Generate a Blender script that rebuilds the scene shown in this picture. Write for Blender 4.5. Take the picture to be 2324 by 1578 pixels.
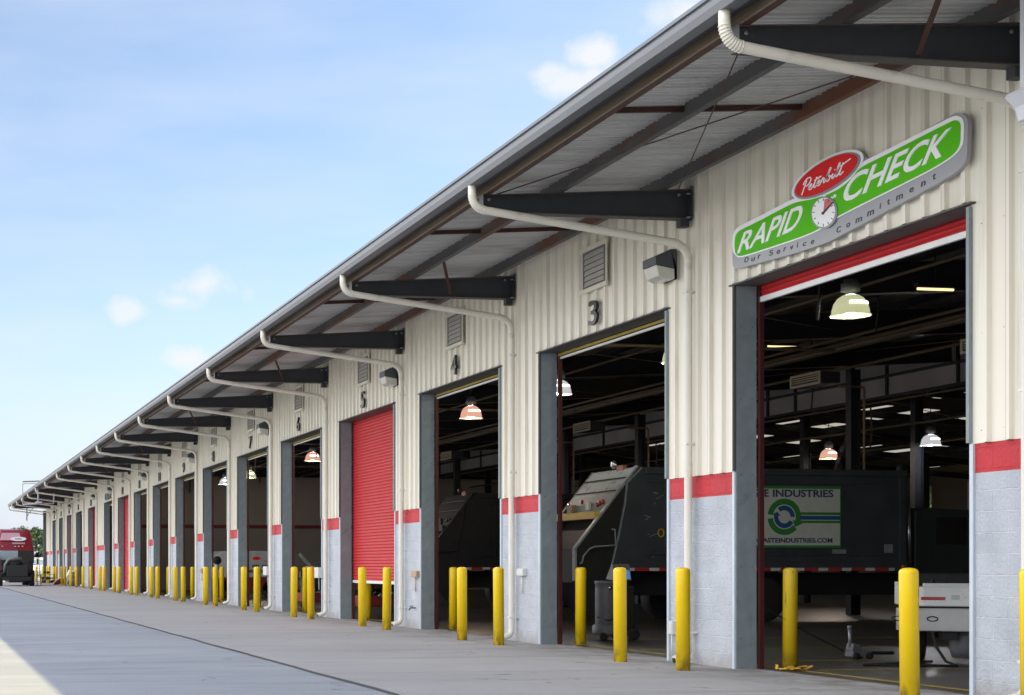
import bpy, bmesh, math, random
from mathutils import Vector, Matrix
R = math.radians
rnd = random.Random(7)
sc = bpy.context.scene
for o in list(bpy.data.objects): bpy.data.objects.remove(o)
COL = sc.collection

# ------------------------------------------------------------------ camera
# x = metres to the right of the camera track, y = metres along the facade, z = up
YAW = 9.52; CT, ST = math.cos(R(YAW)), math.sin(R(YAW))
FPX, CXP, HORY, CAMZ = 3458.0, 405.0, 1285.0, 1.307      # measured on a 2324 px wide copy
cam = bpy.data.cameras.new('camera'); co = bpy.data.objects.new('camera', cam); COL.objects.link(co)
co.location = (0, 0, CAMZ); co.rotation_euler = (R(90), 0, R(-YAW))
cam.sensor_width = 36; cam.lens = FPX/2324*36
cam.shift_x = (1162-CXP)/2324; cam.shift_y = (HORY-789)/2324
cam.clip_start = 0.1; cam.clip_end = 5000
sc.camera = co

# ------------------------------------------------------------------ light
SUN = Vector((1.0, 0.30, 1.160)).normalized()
el = math.asin(SUN.z); az = math.atan2(SUN.x, SUN.y)
w = bpy.data.worlds.new('World'); sc.world = w; w.use_nodes = True
nt = w.node_tree; N = nt.nodes; L = nt.links
bg = N['Background']
sky = N.new('ShaderNodeTexSky'); sky.sky_type = 'NISHITA'; sky.sun_disc = False
sky.sun_elevation = el; sky.sun_rotation = az
sky.air_density = 1.0; sky.dust_density = 0.7; sky.ozone_density = 1.0
SKY_STRENGTH = 0.076
bg.inputs['Strength'].default_value = SKY_STRENGTH
tc = N.new('ShaderNodeTexCoord')
def wdir(px, py):
    v = Vector(((px-CXP)/FPX, 1.0, (HORY-py)/FPX))
    return Vector((v.x*CT+v.y*ST, -v.x*ST+v.y*CT, v.z))          # y component stays ~1
def nmath(op, a, b=None, clamp=False):
    n = N.new('ShaderNodeMath'); n.operation = op; n.use_clamp = clamp
    for i, q in enumerate((a, b)):
        if q is None: continue
        if isinstance(q, (int, float)): n.inputs[i].default_value = q
        else: L.new(q, n.inputs[i])
    return n.outputs[0]
nz = N.new('ShaderNodeTexNoise'); nz.inputs['Scale'].default_value = 26; nz.inputs['Detail'].default_value = 7
nz.inputs['Roughness'].default_value = 0.58
L.new(tc.outputs['Generated'], nz.inputs['Vector'])
clouds = [(1340,122,48,28,.95),(1250,172,56,26,.8),(1305,190,80,30,.9),(1400,165,40,24,.7),(1550,30,62,36,.9),
          (452,650,84,42,.95),(400,682,80,30,.7),(303,702,54,28,.75),(565,665,24,24,.35),(412,812,66,32,.9),(455,830,50,26,.8),
          (5,1110,30,30,.45),(40,1180,60,40,.3)]
tot = None
for (px, py, rx, ry, st) in clouds:
    c = wdir(px, py).normalized()
    sb = N.new('ShaderNodeVectorMath'); sb.operation = 'SUBTRACT'
    L.new(tc.outputs['Generated'], sb.inputs[0]); sb.inputs[1].default_value = c
    ml = N.new('ShaderNodeVectorMath'); ml.operation = 'MULTIPLY'
    L.new(sb.outputs[0], ml.inputs[0]); ml.inputs[1].default_value = (FPX/rx*c.y, 0.6*FPX/rx*c.y, FPX/ry*c.y)
    ln = N.new('ShaderNodeVectorMath'); ln.operation = 'LENGTH'; L.new(ml.outputs[0], ln.inputs[0])
    f = nmath('SUBTRACT', 1.15, ln.outputs['Value'])
    f = nmath('ADD', f, nmath('MULTIPLY', nmath('SUBTRACT', nz.outputs['Fac'], 0.5), 3.2))
    f = nmath('MULTIPLY', f, 1.0, clamp=True)
    f = nmath('MULTIPLY', f, st)
    tot = f if tot is None else nmath('MAXIMUM', tot, f)
mp = N.new('ShaderNodeMapping'); mp.inputs['Scale'].default_value = (2.2, 2.2, 9)
mp.inputs['Rotation'].default_value = (0.25, 0, 0)
L.new(tc.outputs['Generated'], mp.inputs['Vector'])
n2 = N.new('ShaderNodeTexNoise'); n2.inputs['Scale'].default_value = 2.5; n2.inputs['Detail'].default_value = 5
L.new(mp.outputs[0], n2.inputs['Vector'])
wisp = nmath('MULTIPLY', nmath('SUBTRACT', n2.outputs['Fac'], 0.30), 1.35, clamp=True)
tot = nmath('MAXIMUM', tot, nmath('MULTIPLY', wisp, 0.55))
mx = N.new('ShaderNodeMix'); mx.data_type = 'RGBA'
L.new(tot, mx.inputs['Factor']); 
sz = N.new('ShaderNodeSeparateXYZ'); L.new(tc.outputs['Generated'], sz.inputs[0])
hz = nmath('SUBTRACT', 1.0, nmath('MULTIPLY', sz.outputs['Z'], 5.0), clamp=True)
hz = nmath('MULTIPLY', nmath('MULTIPLY', hz, hz), 0.85)
hm = N.new('ShaderNodeMix'); hm.data_type = 'RGBA'; L.new(hz, hm.inputs['Factor']); L.new(sky.outputs[0], hm.inputs['A'])
hm.inputs['B'].default_value = (3.4, 4.0, 5.4, 1)
L.new(hm.outputs['Result'], mx.inputs['A'])
mx.inputs['B'].default_value = (5.2, 5.3, 5.9, 1)
CLOUDMIX = mx
# unseen cloud fill, added left of and behind the camera to brighten the facade
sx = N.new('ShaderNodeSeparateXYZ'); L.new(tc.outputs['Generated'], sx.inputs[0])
fill_mask = nmath('MULTIPLY', nmath('SUBTRACT', nmath('MULTIPLY', sx.outputs['X'], -1.0), 0.12), 4.0, clamp=True)
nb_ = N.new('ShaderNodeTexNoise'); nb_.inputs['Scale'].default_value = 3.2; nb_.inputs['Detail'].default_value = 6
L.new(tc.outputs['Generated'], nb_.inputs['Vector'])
fill_mask = nmath('MULTIPLY', fill_mask, nmath('MULTIPLY', nmath('SUBTRACT', nb_.outputs['Fac'], 0.34), 6.0, clamp=True))
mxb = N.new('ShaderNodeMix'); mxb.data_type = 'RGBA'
L.new(fill_mask, mxb.inputs['Factor']); L.new(mx.outputs['Result'], mxb.inputs['A']); mxb.inputs['B'].default_value = (16.2, 16.0, 16.0, 1)
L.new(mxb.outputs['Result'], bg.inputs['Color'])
sl = bpy.data.lights.new('sun', 'SUN'); so = bpy.data.objects.new('sun', sl); COL.objects.link(so)
sl.energy = 2.7; sl.angle = R(0.6); sl.color = (1.0, 0.80, 0.40)
so.rotation_euler = SUN.to_track_quat('Z', 'Y').to_euler(); so.location = (60, 20, 60)
sc.view_settings.view_transform = 'Standard'; sc.view_settings.look = 'None'
sc.view_settings.exposure = 1.25; sc.view_settings.gamma = 1
sc.render.engine = 'CYCLES'
sc.cycles.max_bounces = 8; sc.cycles.diffuse_bounces = 5

# ------------------------------------------------------------------ unprojection of measurements to real places
XW = 10.06                                                # facade plane
def on_x(px, X):                                          # position along y of a pixel column on the plane x = X
    q = (px-CXP)/FPX; ang = math.atan(q)+R(YAW)
    return X/math.tan(ang)
def zat(py, X, Y): return CAMZ + (HORY-py)*(Y*CT+X*ST)/FPX
def wall_yz(px, py, X):
    Y = on_x(px, X); return (Y, zat(py, X, Y))
def face_xz(px, py, Y):                                   # pixel onto the plane y = Y
    q = (px-CXP)/FPX; X = Y*math.tan(math.atan(q)+R(YAW)); return (X, zat(py, X, Y))

# ------------------------------------------------------------------ materials
MATS = {}
def mat(name, col, rough=.6, metal=0.0, var=.12, scale=6, bump=0.0, bscale=40, spec=.5, streak=False,
        second=None, sec_scale=2.0, sec_lo=.5, sec_hi=.62, emit=None, estr=1.0, stretch=(1,1,1)):
    if name in MATS: return MATS[name]
    m = bpy.data.materials.new(name); m.use_nodes = True; t = m.node_tree; b = t.nodes['Principled BSDF']
    b.inputs['Roughness'].default_value = rough; b.inputs['Metallic'].default_value = metal
    b.inputs['Specular IOR Level'].default_value = spec
    c4 = (*col, 1)
    tcn = t.nodes.new('ShaderNodeTexCoord'); mpn = t.nodes.new('ShaderNodeMapping')
    mpn.inputs['Scale'].default_value = stretch
    t.links.new(tcn.outputs['Object'], mpn.inputs['Vector'])
    n = t.nodes.new('ShaderNodeTexNoise'); n.inputs['Scale'].default_value = scale; n.inputs['Detail'].default_value = 6
    t.links.new(mpn.outputs[0], n.inputs['Vector'])
    cr = t.nodes.new('ShaderNodeMapRange'); cr.inputs['From Min'].default_value = .25; cr.inputs['From Max'].default_value = .75
    cr.inputs['To Min'].default_value = 1-var; cr.inputs['To Max'].default_value = 1+var
    t.links.new(n.outputs['Fac'], cr.inputs['Value'])
    mu = t.nodes.new('ShaderNodeVectorMath'); mu.operation = 'SCALE'; mu.inputs[0].default_value = col
    t.links.new(cr.outputs[0], mu.inputs['Scale'])
    out = mu.outputs[0]
    if second:
        n3 = t.nodes.new('ShaderNodeTexNoise'); n3.inputs['Scale'].default_value = sec_scale; n3.inputs['Detail'].default_value = 8
        n3.inputs['Roughness'].default_value = .65
        t.links.new(mpn.outputs[0], n3.inputs['Vector'])
        r3 = t.nodes.new('ShaderNodeMapRange'); r3.inputs['From Min'].default_value = sec_lo; r3.inputs['From Max'].default_value = sec_hi
        t.links.new(n3.outputs['Fac'], r3.inputs['Value'])
        m3 = t.nodes.new('ShaderNodeMix'); m3.data_type = 'RGBA'
        t.links.new(r3.outputs[0], m3.inputs['Factor']); t.links.new(out, m3.inputs['A']); m3.inputs['B'].default_value = (*second, 1)
        out = m3.outputs['Result']
    t.links.new(out, b.inputs['Base Color'])
    if bump:
        nb = t.nodes.new('ShaderNodeTexNoise'); nb.inputs['Scale'].default_value = bscale; nb.inputs['Detail'].default_value = 5
        t.links.new(tcn.outputs['Object'], nb.inputs['Vector'])
        bp = t.nodes.new('ShaderNodeBump'); bp.inputs['Strength'].default_value = 1; bp.inputs['Distance'].default_value = bump
        t.links.new(nb.outputs['Fac'], bp.inputs['Height']); t.links.new(bp.outputs[0], b.inputs['Normal'])
    if emit:
        b.inputs['Emission Color'].default_value = (*emit, 1); b.inputs['Emission Strength'].default_value = estr
    MATS[name] = m; return m

M_cream  = mat('cream_siding', (.78,.745,.655), .45, var=.05, scale=1.2, bump=.001, bscale=6, second=(.60,.54,.43), sec_scale=2.6, sec_lo=.56, sec_hi=.85, stretch=(1,1,.12))
M_creamp = mat('cream_paint', (.70,.66,.55), .4, var=.06, scale=3)
M_pipe   = mat('cream_pipe', (.74,.71,.635), .35, var=.07, scale=2.5, second=(.45,.40,.31), sec_scale=3, sec_lo=.58, sec_hi=.8, bump=.0008, bscale=12)
M_gutter = mat('gutter_grey', (.145,.155,.175), .45, var=.06, scale=1.5)
M_gutedge= mat('roof_trim_grey', (.12,.145,.18), .4, var=.05, scale=1.5)
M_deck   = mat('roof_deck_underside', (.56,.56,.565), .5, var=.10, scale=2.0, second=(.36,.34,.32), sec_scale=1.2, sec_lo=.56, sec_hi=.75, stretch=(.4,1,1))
M_rooftop= mat('roof_top', (.55,.56,.57), .4, var=.05)
M_beam   = mat('beam_dark', (.035,.038,.048), .55, var=.15, scale=5, bump=.001, bscale=30)
M_beamfl = mat('beam_flange', (.085,.075,.07), .6, var=.2, scale=5)
M_purl   = mat('purlin_rusty', (.095,.092,.095), .65, var=.2, scale=3, second=(.13,.048,.022), sec_scale=.9, sec_lo=.50, sec_hi=.60, stretch=(1,.45,1), bump=.001)
M_purle  = mat('purlin_eave', (.20,.165,.13), .65, var=.2, scale=3, second=(.15,.06,.03), sec_scale=1.6, sec_lo=.5, sec_hi=.66, stretch=(1,.25,3), bump=.001)
M_brace  = mat('brace_brown', (.06,.022,.016), .6, var=.2)
M_rod    = mat('rod_rust', (.075,.035,.025), .7, var=.3, scale=12)
M_jamb   = mat('jamb_grey', (.21,.255,.28), .5, var=.14, scale=5, second=(.14,.16,.175), sec_scale=4, sec_lo=.55, sec_hi=.75, bump=.001, bscale=60)
M_jambdk = mat('trim_dark', (.07,.08,.085), .5, var=.15)
M_jambwt = mat('trim_pale_blue', (.52,.60,.68), .4, var=.08, scale=4)
M_soffit = mat('lintel_soffit', (.085,.08,.08), .6, var=.2, scale=3)
M_track  = mat('track_dark_red', (.055,.008,.009), .45, var=.15)
M_reddoor= mat('red_door', (.52,.026,.032), .5, spec=.25, var=.06, scale=3, second=(.45,.05,.045), sec_scale=1.4, sec_lo=.55, sec_hi=.8)
M_whitebar=mat('white_bar', (.72,.72,.72), .4, var=.06)
M_yellowbar=mat('yellow_strip', (.42,.32,.05), .6, var=.2)
M_black  = mat('black_number', (.012,.012,.013), .3, var=.1)
M_blackr = mat('black_rubber', (.014,.014,.015), .75, var=.25, scale=12, bump=.002)
M_yellow = mat('bollard_yellow', (.88,.60,.004), .36, var=.03, scale=5, second=(.76,.49,.006), sec_scale=1.2, sec_lo=.55, sec_hi=.85, bump=.0006, bscale=14)
M_yellowi= mat('bollard_yellow_scuffed', (.62,.43,.01), .45, var=.06, scale=5, second=(.06,.045,.015), sec_scale=9, sec_lo=.62, sec_hi=.66, bump=.0006, bscale=14)
M_lamph  = mat('lamp_housing', (.05,.06,.07), .35, var=.1)
M_lens   = mat('lamp_lens', (.55,.55,.50), .15, var=.1, spec=.8)
M_vent   = mat('vent_glass', (.42,.40,.37), .3, var=.1, spec=.6)
M_ventfr = mat('vent_frame', (.13,.14,.15), .45, var=.1)
M_grey   = mat('grey_metal', (.30,.31,.33), .4, metal=.4, var=.1)
M_box    = mat('junction_box', (.62,.63,.62), .4, var=.08)
M_boxtan = mat('junction_box_tan', (.42,.30,.20), .5, var=.1)
M_steeli = mat('interior_steel', (.022,.024,.03), .6, var=.2)
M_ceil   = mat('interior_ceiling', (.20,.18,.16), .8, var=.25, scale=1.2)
M_tan    = mat('tan_pipe', (.26,.19,.12), .5, var=.1)
M_band   = mat('insulation_panels', (.42,.41,.42), .8, var=.15, scale=.8)
M_inwall = mat('interior_wall', (.30,.26,.22), .85, var=.1, scale=.7)
M_inred  = mat('interior_red', (.20,.02,.02), .7, var=.1)
M_floor  = mat('shop_floor', (.042,.039,.036), .38, var=.35, scale=.9, second=(.04,.037,.034), sec_scale=1.7, sec_lo=.5, sec_hi=.7, bump=.0006)
M_fline  = mat('floor_line_yellow', (.42,.30,.04), .6, var=.3, scale=8)
M_white  = mat('white_paint', (.86,.87,.87), .3, var=.05, scale=3, second=(.42,.43,.42), sec_scale=3, sec_lo=.6, sec_hi=.8)
M_plate  = mat('diamond_plate', (.58,.59,.60), .35, metal=.35, var=.1, bump=.003, bscale=55)
M_redlens= mat('red_lens', (.42,.02,.02), .15, var=.1)
M_orange = mat('orange_lens', (.7,.16,.02), .3, var=.05)
M_truck  = mat('truck_navy', (.048,.054,.066), .42, var=.2, scale=2, second=(.055,.058,.062), sec_scale=2.2, sec_lo=.6, sec_hi=.74)
M_truckd = mat('truck_dark', (.012,.012,.014), .6, var=.2)
M_hopper = mat('hopper_green_grey', (.33,.38,.35), .55, var=.12, scale=3, second=(.07,.075,.06), sec_scale=3, sec_lo=.55, sec_hi=.7)
M_edge   = mat('worn_edge', (.26,.30,.31), .45, var=.25, scale=9)
M_yel    = mat('bumper_yellow', (.75,.52,.01), .45, var=.1, scale=5, second=(.25,.17,.03), sec_scale=6, sec_lo=.62, sec_hi=.7)
M_tape_r = mat('tape_red', (.45,.03,.03), .3, var=.05)
M_tape_w = mat('tape_white', (.6,.6,.6), .3, var=.05)
M_board  = mat('sign_board_pale', (.62,.66,.64), .4, var=.06)
M_bgreen = mat('board_green', (.035,.26,.05), .4, var=.05)
M_bblue  = mat('board_blue', (.02,.10,.32), .4, var=.05)
M_btext  = mat('board_text_blue', (.05,.07,.17), .4, var=.05)
M_chrome = mat('chrome', (.55,.56,.58), .2, metal=.9, var=.05)
M_redcab = mat('cab_red', (.22,.014,.022), .22, var=.05, spec=.6)
M_redcab2= mat('cab_red_pale', (.52,.30,.34), .3, var=.06)
M_glassd = mat('glass_dark', (.012,.014,.016), .08, var=.0, spec=.8)
M_glassb = mat('glass_bright', (.30,.40,.45), .08, var=.05, spec=.9)
M_engine = mat('engine_black', (.009,.011,.012), .5, var=.4, scale=6, second=(.04,.045,.045), sec_scale=4, sec_lo=.64, sec_hi=.7, bump=.01, bscale=9)
M_silver = mat('sign_silver', (.33,.34,.37), .35, metal=.15, var=.05, scale=1)
M_signwt = mat('sign_white', (.92,.92,.95), .35, var=.02)
M_signgr = mat('sign_green', (.09,.50,.004), .5, spec=.15, var=.03, scale=2)
M_signrd = mat('sign_red', (.72,.012,.016), .4, spec=.25, var=.03)
M_signpk = mat('sign_wedge_red', (.62,.14,.14), .4, var=.05)
M_signdk = mat('sign_black', (.02,.02,.022), .4, var=.02)
M_signrim= mat('sign_rim_grey', (.30,.32,.34), .3, metal=.3, var=.03)
M_offwt  = mat('canopy_white', (.72,.74,.80), .45, var=.03)
M_soffb  = mat('canopy_soffit', (.20,.13,.10), .7, var=.1)
M_bluescr= mat('screen_blue', (.03,.10,.25), .3, var=.2, emit=(.06,.2,.5), estr=.35)
M_cartg  = mat('cart_grey', (.12,.125,.14), .5, var=.12, scale=5)
M_trunk  = mat('bark', (.07,.05,.035), .9, var=.3)
def leafmat(name, c):
    m = mat(name, c, .7, var=.35, scale=.8); return m
M_leaf = [leafmat('leaves_dark', (.10,.15,.10)), leafmat('leaves_mid', (.14,.20,.12)), leafmat('leaves_light', (.20,.28,.10))]  # raised leaf colours carry the haze of distance

# ------------------------------------------------------------------ mesh helpers
class MB:
    def __init__(s): s.v = []; s.f = []; s.sm = []
    def quad(s, a, b, c, d, smooth=False):
        i = len(s.v); s.v += [a, b, c, d]; s.f.append((i, i+1, i+2, i+3)); s.sm.append(smooth)
    def poly(s, pts, smooth=False):
        i = len(s.v); s.v += list(pts); s.f.append(tuple(range(i, i+len(pts)))); s.sm.append(smooth)
    def box(s, x0, x1, y0, y1, z0, z1):
        i = len(s.v)
        s.v += [(x,y,z) for z in (z0,z1) for y in (y0,y1) for x in (x0,x1)]
        for f in ((0,2,3,1),(4,5,7,6),(0,1,5,4),(2,6,7,3),(0,4,6,2),(1,3,7,5)):
            s.f.append(tuple(i+k for k in f)); s.sm.append(False)
        return s
    def hexa(s, p):                                        # eight corners, bottom four then top four
        i = len(s.v); s.v += list(p)
        for f in ((0,3,2,1),(4,5,6,7),(0,1,5,4),(1,2,6,5),(2,3,7,6),(3,0,4,7)):
            s.f.append(tuple(i+k for k in f)); s.sm.append(False)
        return s
    def prism(s, pts, fn, c0, c1):                         # pts 2D, fn(a, b, c) -> 3D
        n = len(pts); i = len(s.v)
        s.v += [fn(a, b, c0) for a, b in pts] + [fn(a, b, c1) for a, b in pts]
        s.f.append(tuple(range(i, i+n))); s.sm.append(False)
        s.f.append(tuple(range(i+2*n-1, i+n-1, -1))); s.sm.append(False)
        for k in range(n):
            k2 = (k+1) % n
            s.f.append((i+k, i+k2, i+n+k2, i+n+k)); s.sm.append(False)
        return s
    def bar(s, p, q, wa, wb, up=(0,0,1)):                  # square bar between two points
        p = Vector(p); q = Vector(q); d = (q-p).normalized(); u = Vector(up)
        if abs(d.dot(u)) > .98: u = Vector((1,0,0))
        a = d.cross(u).normalized()*wa/2; b = a.cross(d).normalized()*wb/2
        s.hexa([tuple(x) for x in (p-a-b, p+a-b, p+a+b, p-a+b, q-a-b, q+a-b, q+a+b, q-a+b)]); return s
    def tube(s, pts, r, n=12, caps=True, smooth=True):
        pts = [Vector(p) for p in pts]; rings = []
        rr = r if isinstance(r, (list, tuple)) else [r]*len(pts)
        prev = None
        for k, p in enumerate(pts):
            if k == 0: d = pts[1]-p
            elif k == len(pts)-1: d = p-pts[k-1]
            else: d = (pts[k+1]-p).normalized()+(p-pts[k-1]).normalized()
            d.normalize()
            if prev is None:
                u = Vector((0,0,1)) if abs(d.z) < .9 else Vector((1,0,0))
                a = d.cross(u).normalized()
            else:
                a = prev-d*prev.dot(d); a.normalize()
            b = d.cross(a); prev = a
            i = len(s.v)
            s.v += [tuple(p+(a*math.cos(2*math.pi*j/n)+b*math.sin(2*math.pi*j/n))*rr[k]) for j in range(n)]
            rings.append(i)
        for k in range(len(rings)-1):
            for j in range(n):
                j2 = (j+1) % n
                s.f.append((rings[k]+j, rings[k]+j2, rings[k+1]+j2, rings[k+1]+j)); s.sm.append(smooth)
        if caps:
            s.f.append(tuple(rings[0]+j for j in range(n))); s.sm.append(False)
            s.f.append(tuple(rings[-1]+j for j in range(n))); s.sm.append(False)
        return s
    def lathe(s, prof, c, n=24, axis='z', smooth=True):    # prof (radius, height)
        rings = []
        for r, h in prof:
            i = len(s.v)
            for j in range(n):
                a = 2*math.pi*j/n; u, w_ = r*math.cos(a), r*math.sin(a)
                s.v.append({'z': (c[0]+u, c[1]+w_, c[2]+h), 'y': (c[0]+u, c[1]+h, c[2]+w_), 'x': (c[0]+h, c[1]+u, c[2]+w_)}[axis])
            rings.append(i)
        for k in range(len(rings)-1):
            for j in range(n):
                j2 = (j+1) % n
                s.f.append((rings[k]+j, rings[k]+j2, rings[k+1]+j2, rings[k+1]+j)); s.sm.append(smooth)
        s.f.append(tuple(rings[0]+j for j in range(n))); s.sm.append(False)
        s.f.append(tuple(rings[-1]+j for j in range(n))); s.sm.append(False)
        return s
    def build(s, name, m, parent=None, bevel=0):
        root = parent
        while root is not None and root.parent is not None: root = root.parent
        off = Vector(root.location) if root is not None else Vector((0,0,0))
        me = bpy.data.meshes.new(name)
        me.from_pydata([tuple(Vector(v)-off) for v in s.v], [], s.f)
        me.polygons.foreach_set('use_smooth', s.sm)
        bm = bmesh.new(); bm.from_mesh(me)
        bmesh.ops.remove_doubles(bm, verts=bm.verts, dist=1e-5)
        bmesh.ops.recalc_face_normals(bm, faces=bm.faces); bm.to_mesh(me); bm.free()
        me.materials.append(m)
        o = bpy.data.objects.new(name, me); COL.objects.link(o)
        if parent is not None: o.parent = parent
        if bevel:
            bv = o.modifiers.new('bevel', 'BEVEL'); bv.width = bevel; bv.segments = 2; bv.limit_method = 'ANGLE'; bv.angle_limit = R(40)
        return o
def tag(o, label=None, cat=None, group=None, kind=None):
    if label: o['label'] = label
    if cat: o['category'] = cat
    if group: o['group'] = group
    if kind: o['kind'] = kind
    return o
def thing(name, label, cat, loc=(0,0,0), group=None):
    o = bpy.data.objects.new(name, None); COL.objects.link(o); o.location = loc; o.empty_display_size = .2
    return tag(o, label, cat, group)
def kids(o): return [c for c in COL.objects if c.parent is o]
def dup(o, loc=None, parent=None, label=None):
    c = o.copy(); COL.objects.link(c); c.parent = parent
    if loc is not None: c.location = loc
    if label: c['label'] = label
    for ch in kids(o): dup(ch, parent=c)
    return c
def text_geo(s, offset=0.0, extrude=0.0, font_shear=0.0):
    cu = bpy.data.curves.new('t', 'FONT'); cu.body = s; cu.size = 1; cu.offset = offset; cu.extrude = extrude; cu.resolution_u = 4; cu.shear = font_shear
    ob = bpy.data.objects.new('t', cu); COL.objects.link(ob)
    dg = bpy.context.evaluated_depsgraph_get()
    me = bpy.data.meshes.new_from_object(ob.evaluated_get(dg))
    vs = [tuple(v.co) for v in me.vertices]; fs = [tuple(p.vertices) for p in me.polygons]
    bpy.data.objects.remove(ob); bpy.data.meshes.remove(me); bpy.data.curves.remove(cu)
    return vs, fs
def add_text(mb, s, fn, offset=0.0, extrude=.5, shear=0.0):
    """fn(u, v, w): u, v in 0..1 over the text's box, w in -1..1 over its thickness"""
    vs, fs = text_geo(s, offset, extrude, shear)
    x0 = min(v[0] for v in vs); x1 = max(v[0] for v in vs); y0 = min(v[1] for v in vs); y1 = max(v[1] for v in vs)
    i = len(mb.v)
    mb.v += [fn((v[0]-x0)/(x1-x0), (v[1]-y0)/(y1-y0), v[2]/extrude) for v in vs]
    for f in fs: mb.f.append(tuple(i+k for k in f)); mb.sm.append(False)

# ------------------------------------------------------------------ layout
Y_START, Y_END = 4.0, 125.2
TL = [17.63+6.096*i for i in range(-1, 12)] + [93.1, 100.6, 107.1, 113.3, 119.2]      # far jamb of every bay
DW = [4.3]*13 + [3.9, 3.9, 4.2, 4.2, 4.2]
BAYS = list(zip(TL, DW))
PY = [12.42] + [18.66+6.1*k for k in range(10)] + [80.1, 88.0, 95.3, 102.6, 109.0, 114.8, 121.0]
DTOP = 4.81; BAND1 = 2.49; BAND0 = 2.205
def roof_under(x): return 6.087 + 0.2 + (x-6.93)*0.0655 if x < 33 else 7.995 - (x-33)*0.069
def roof_bot(x): return roof_under(x)-.2

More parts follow.
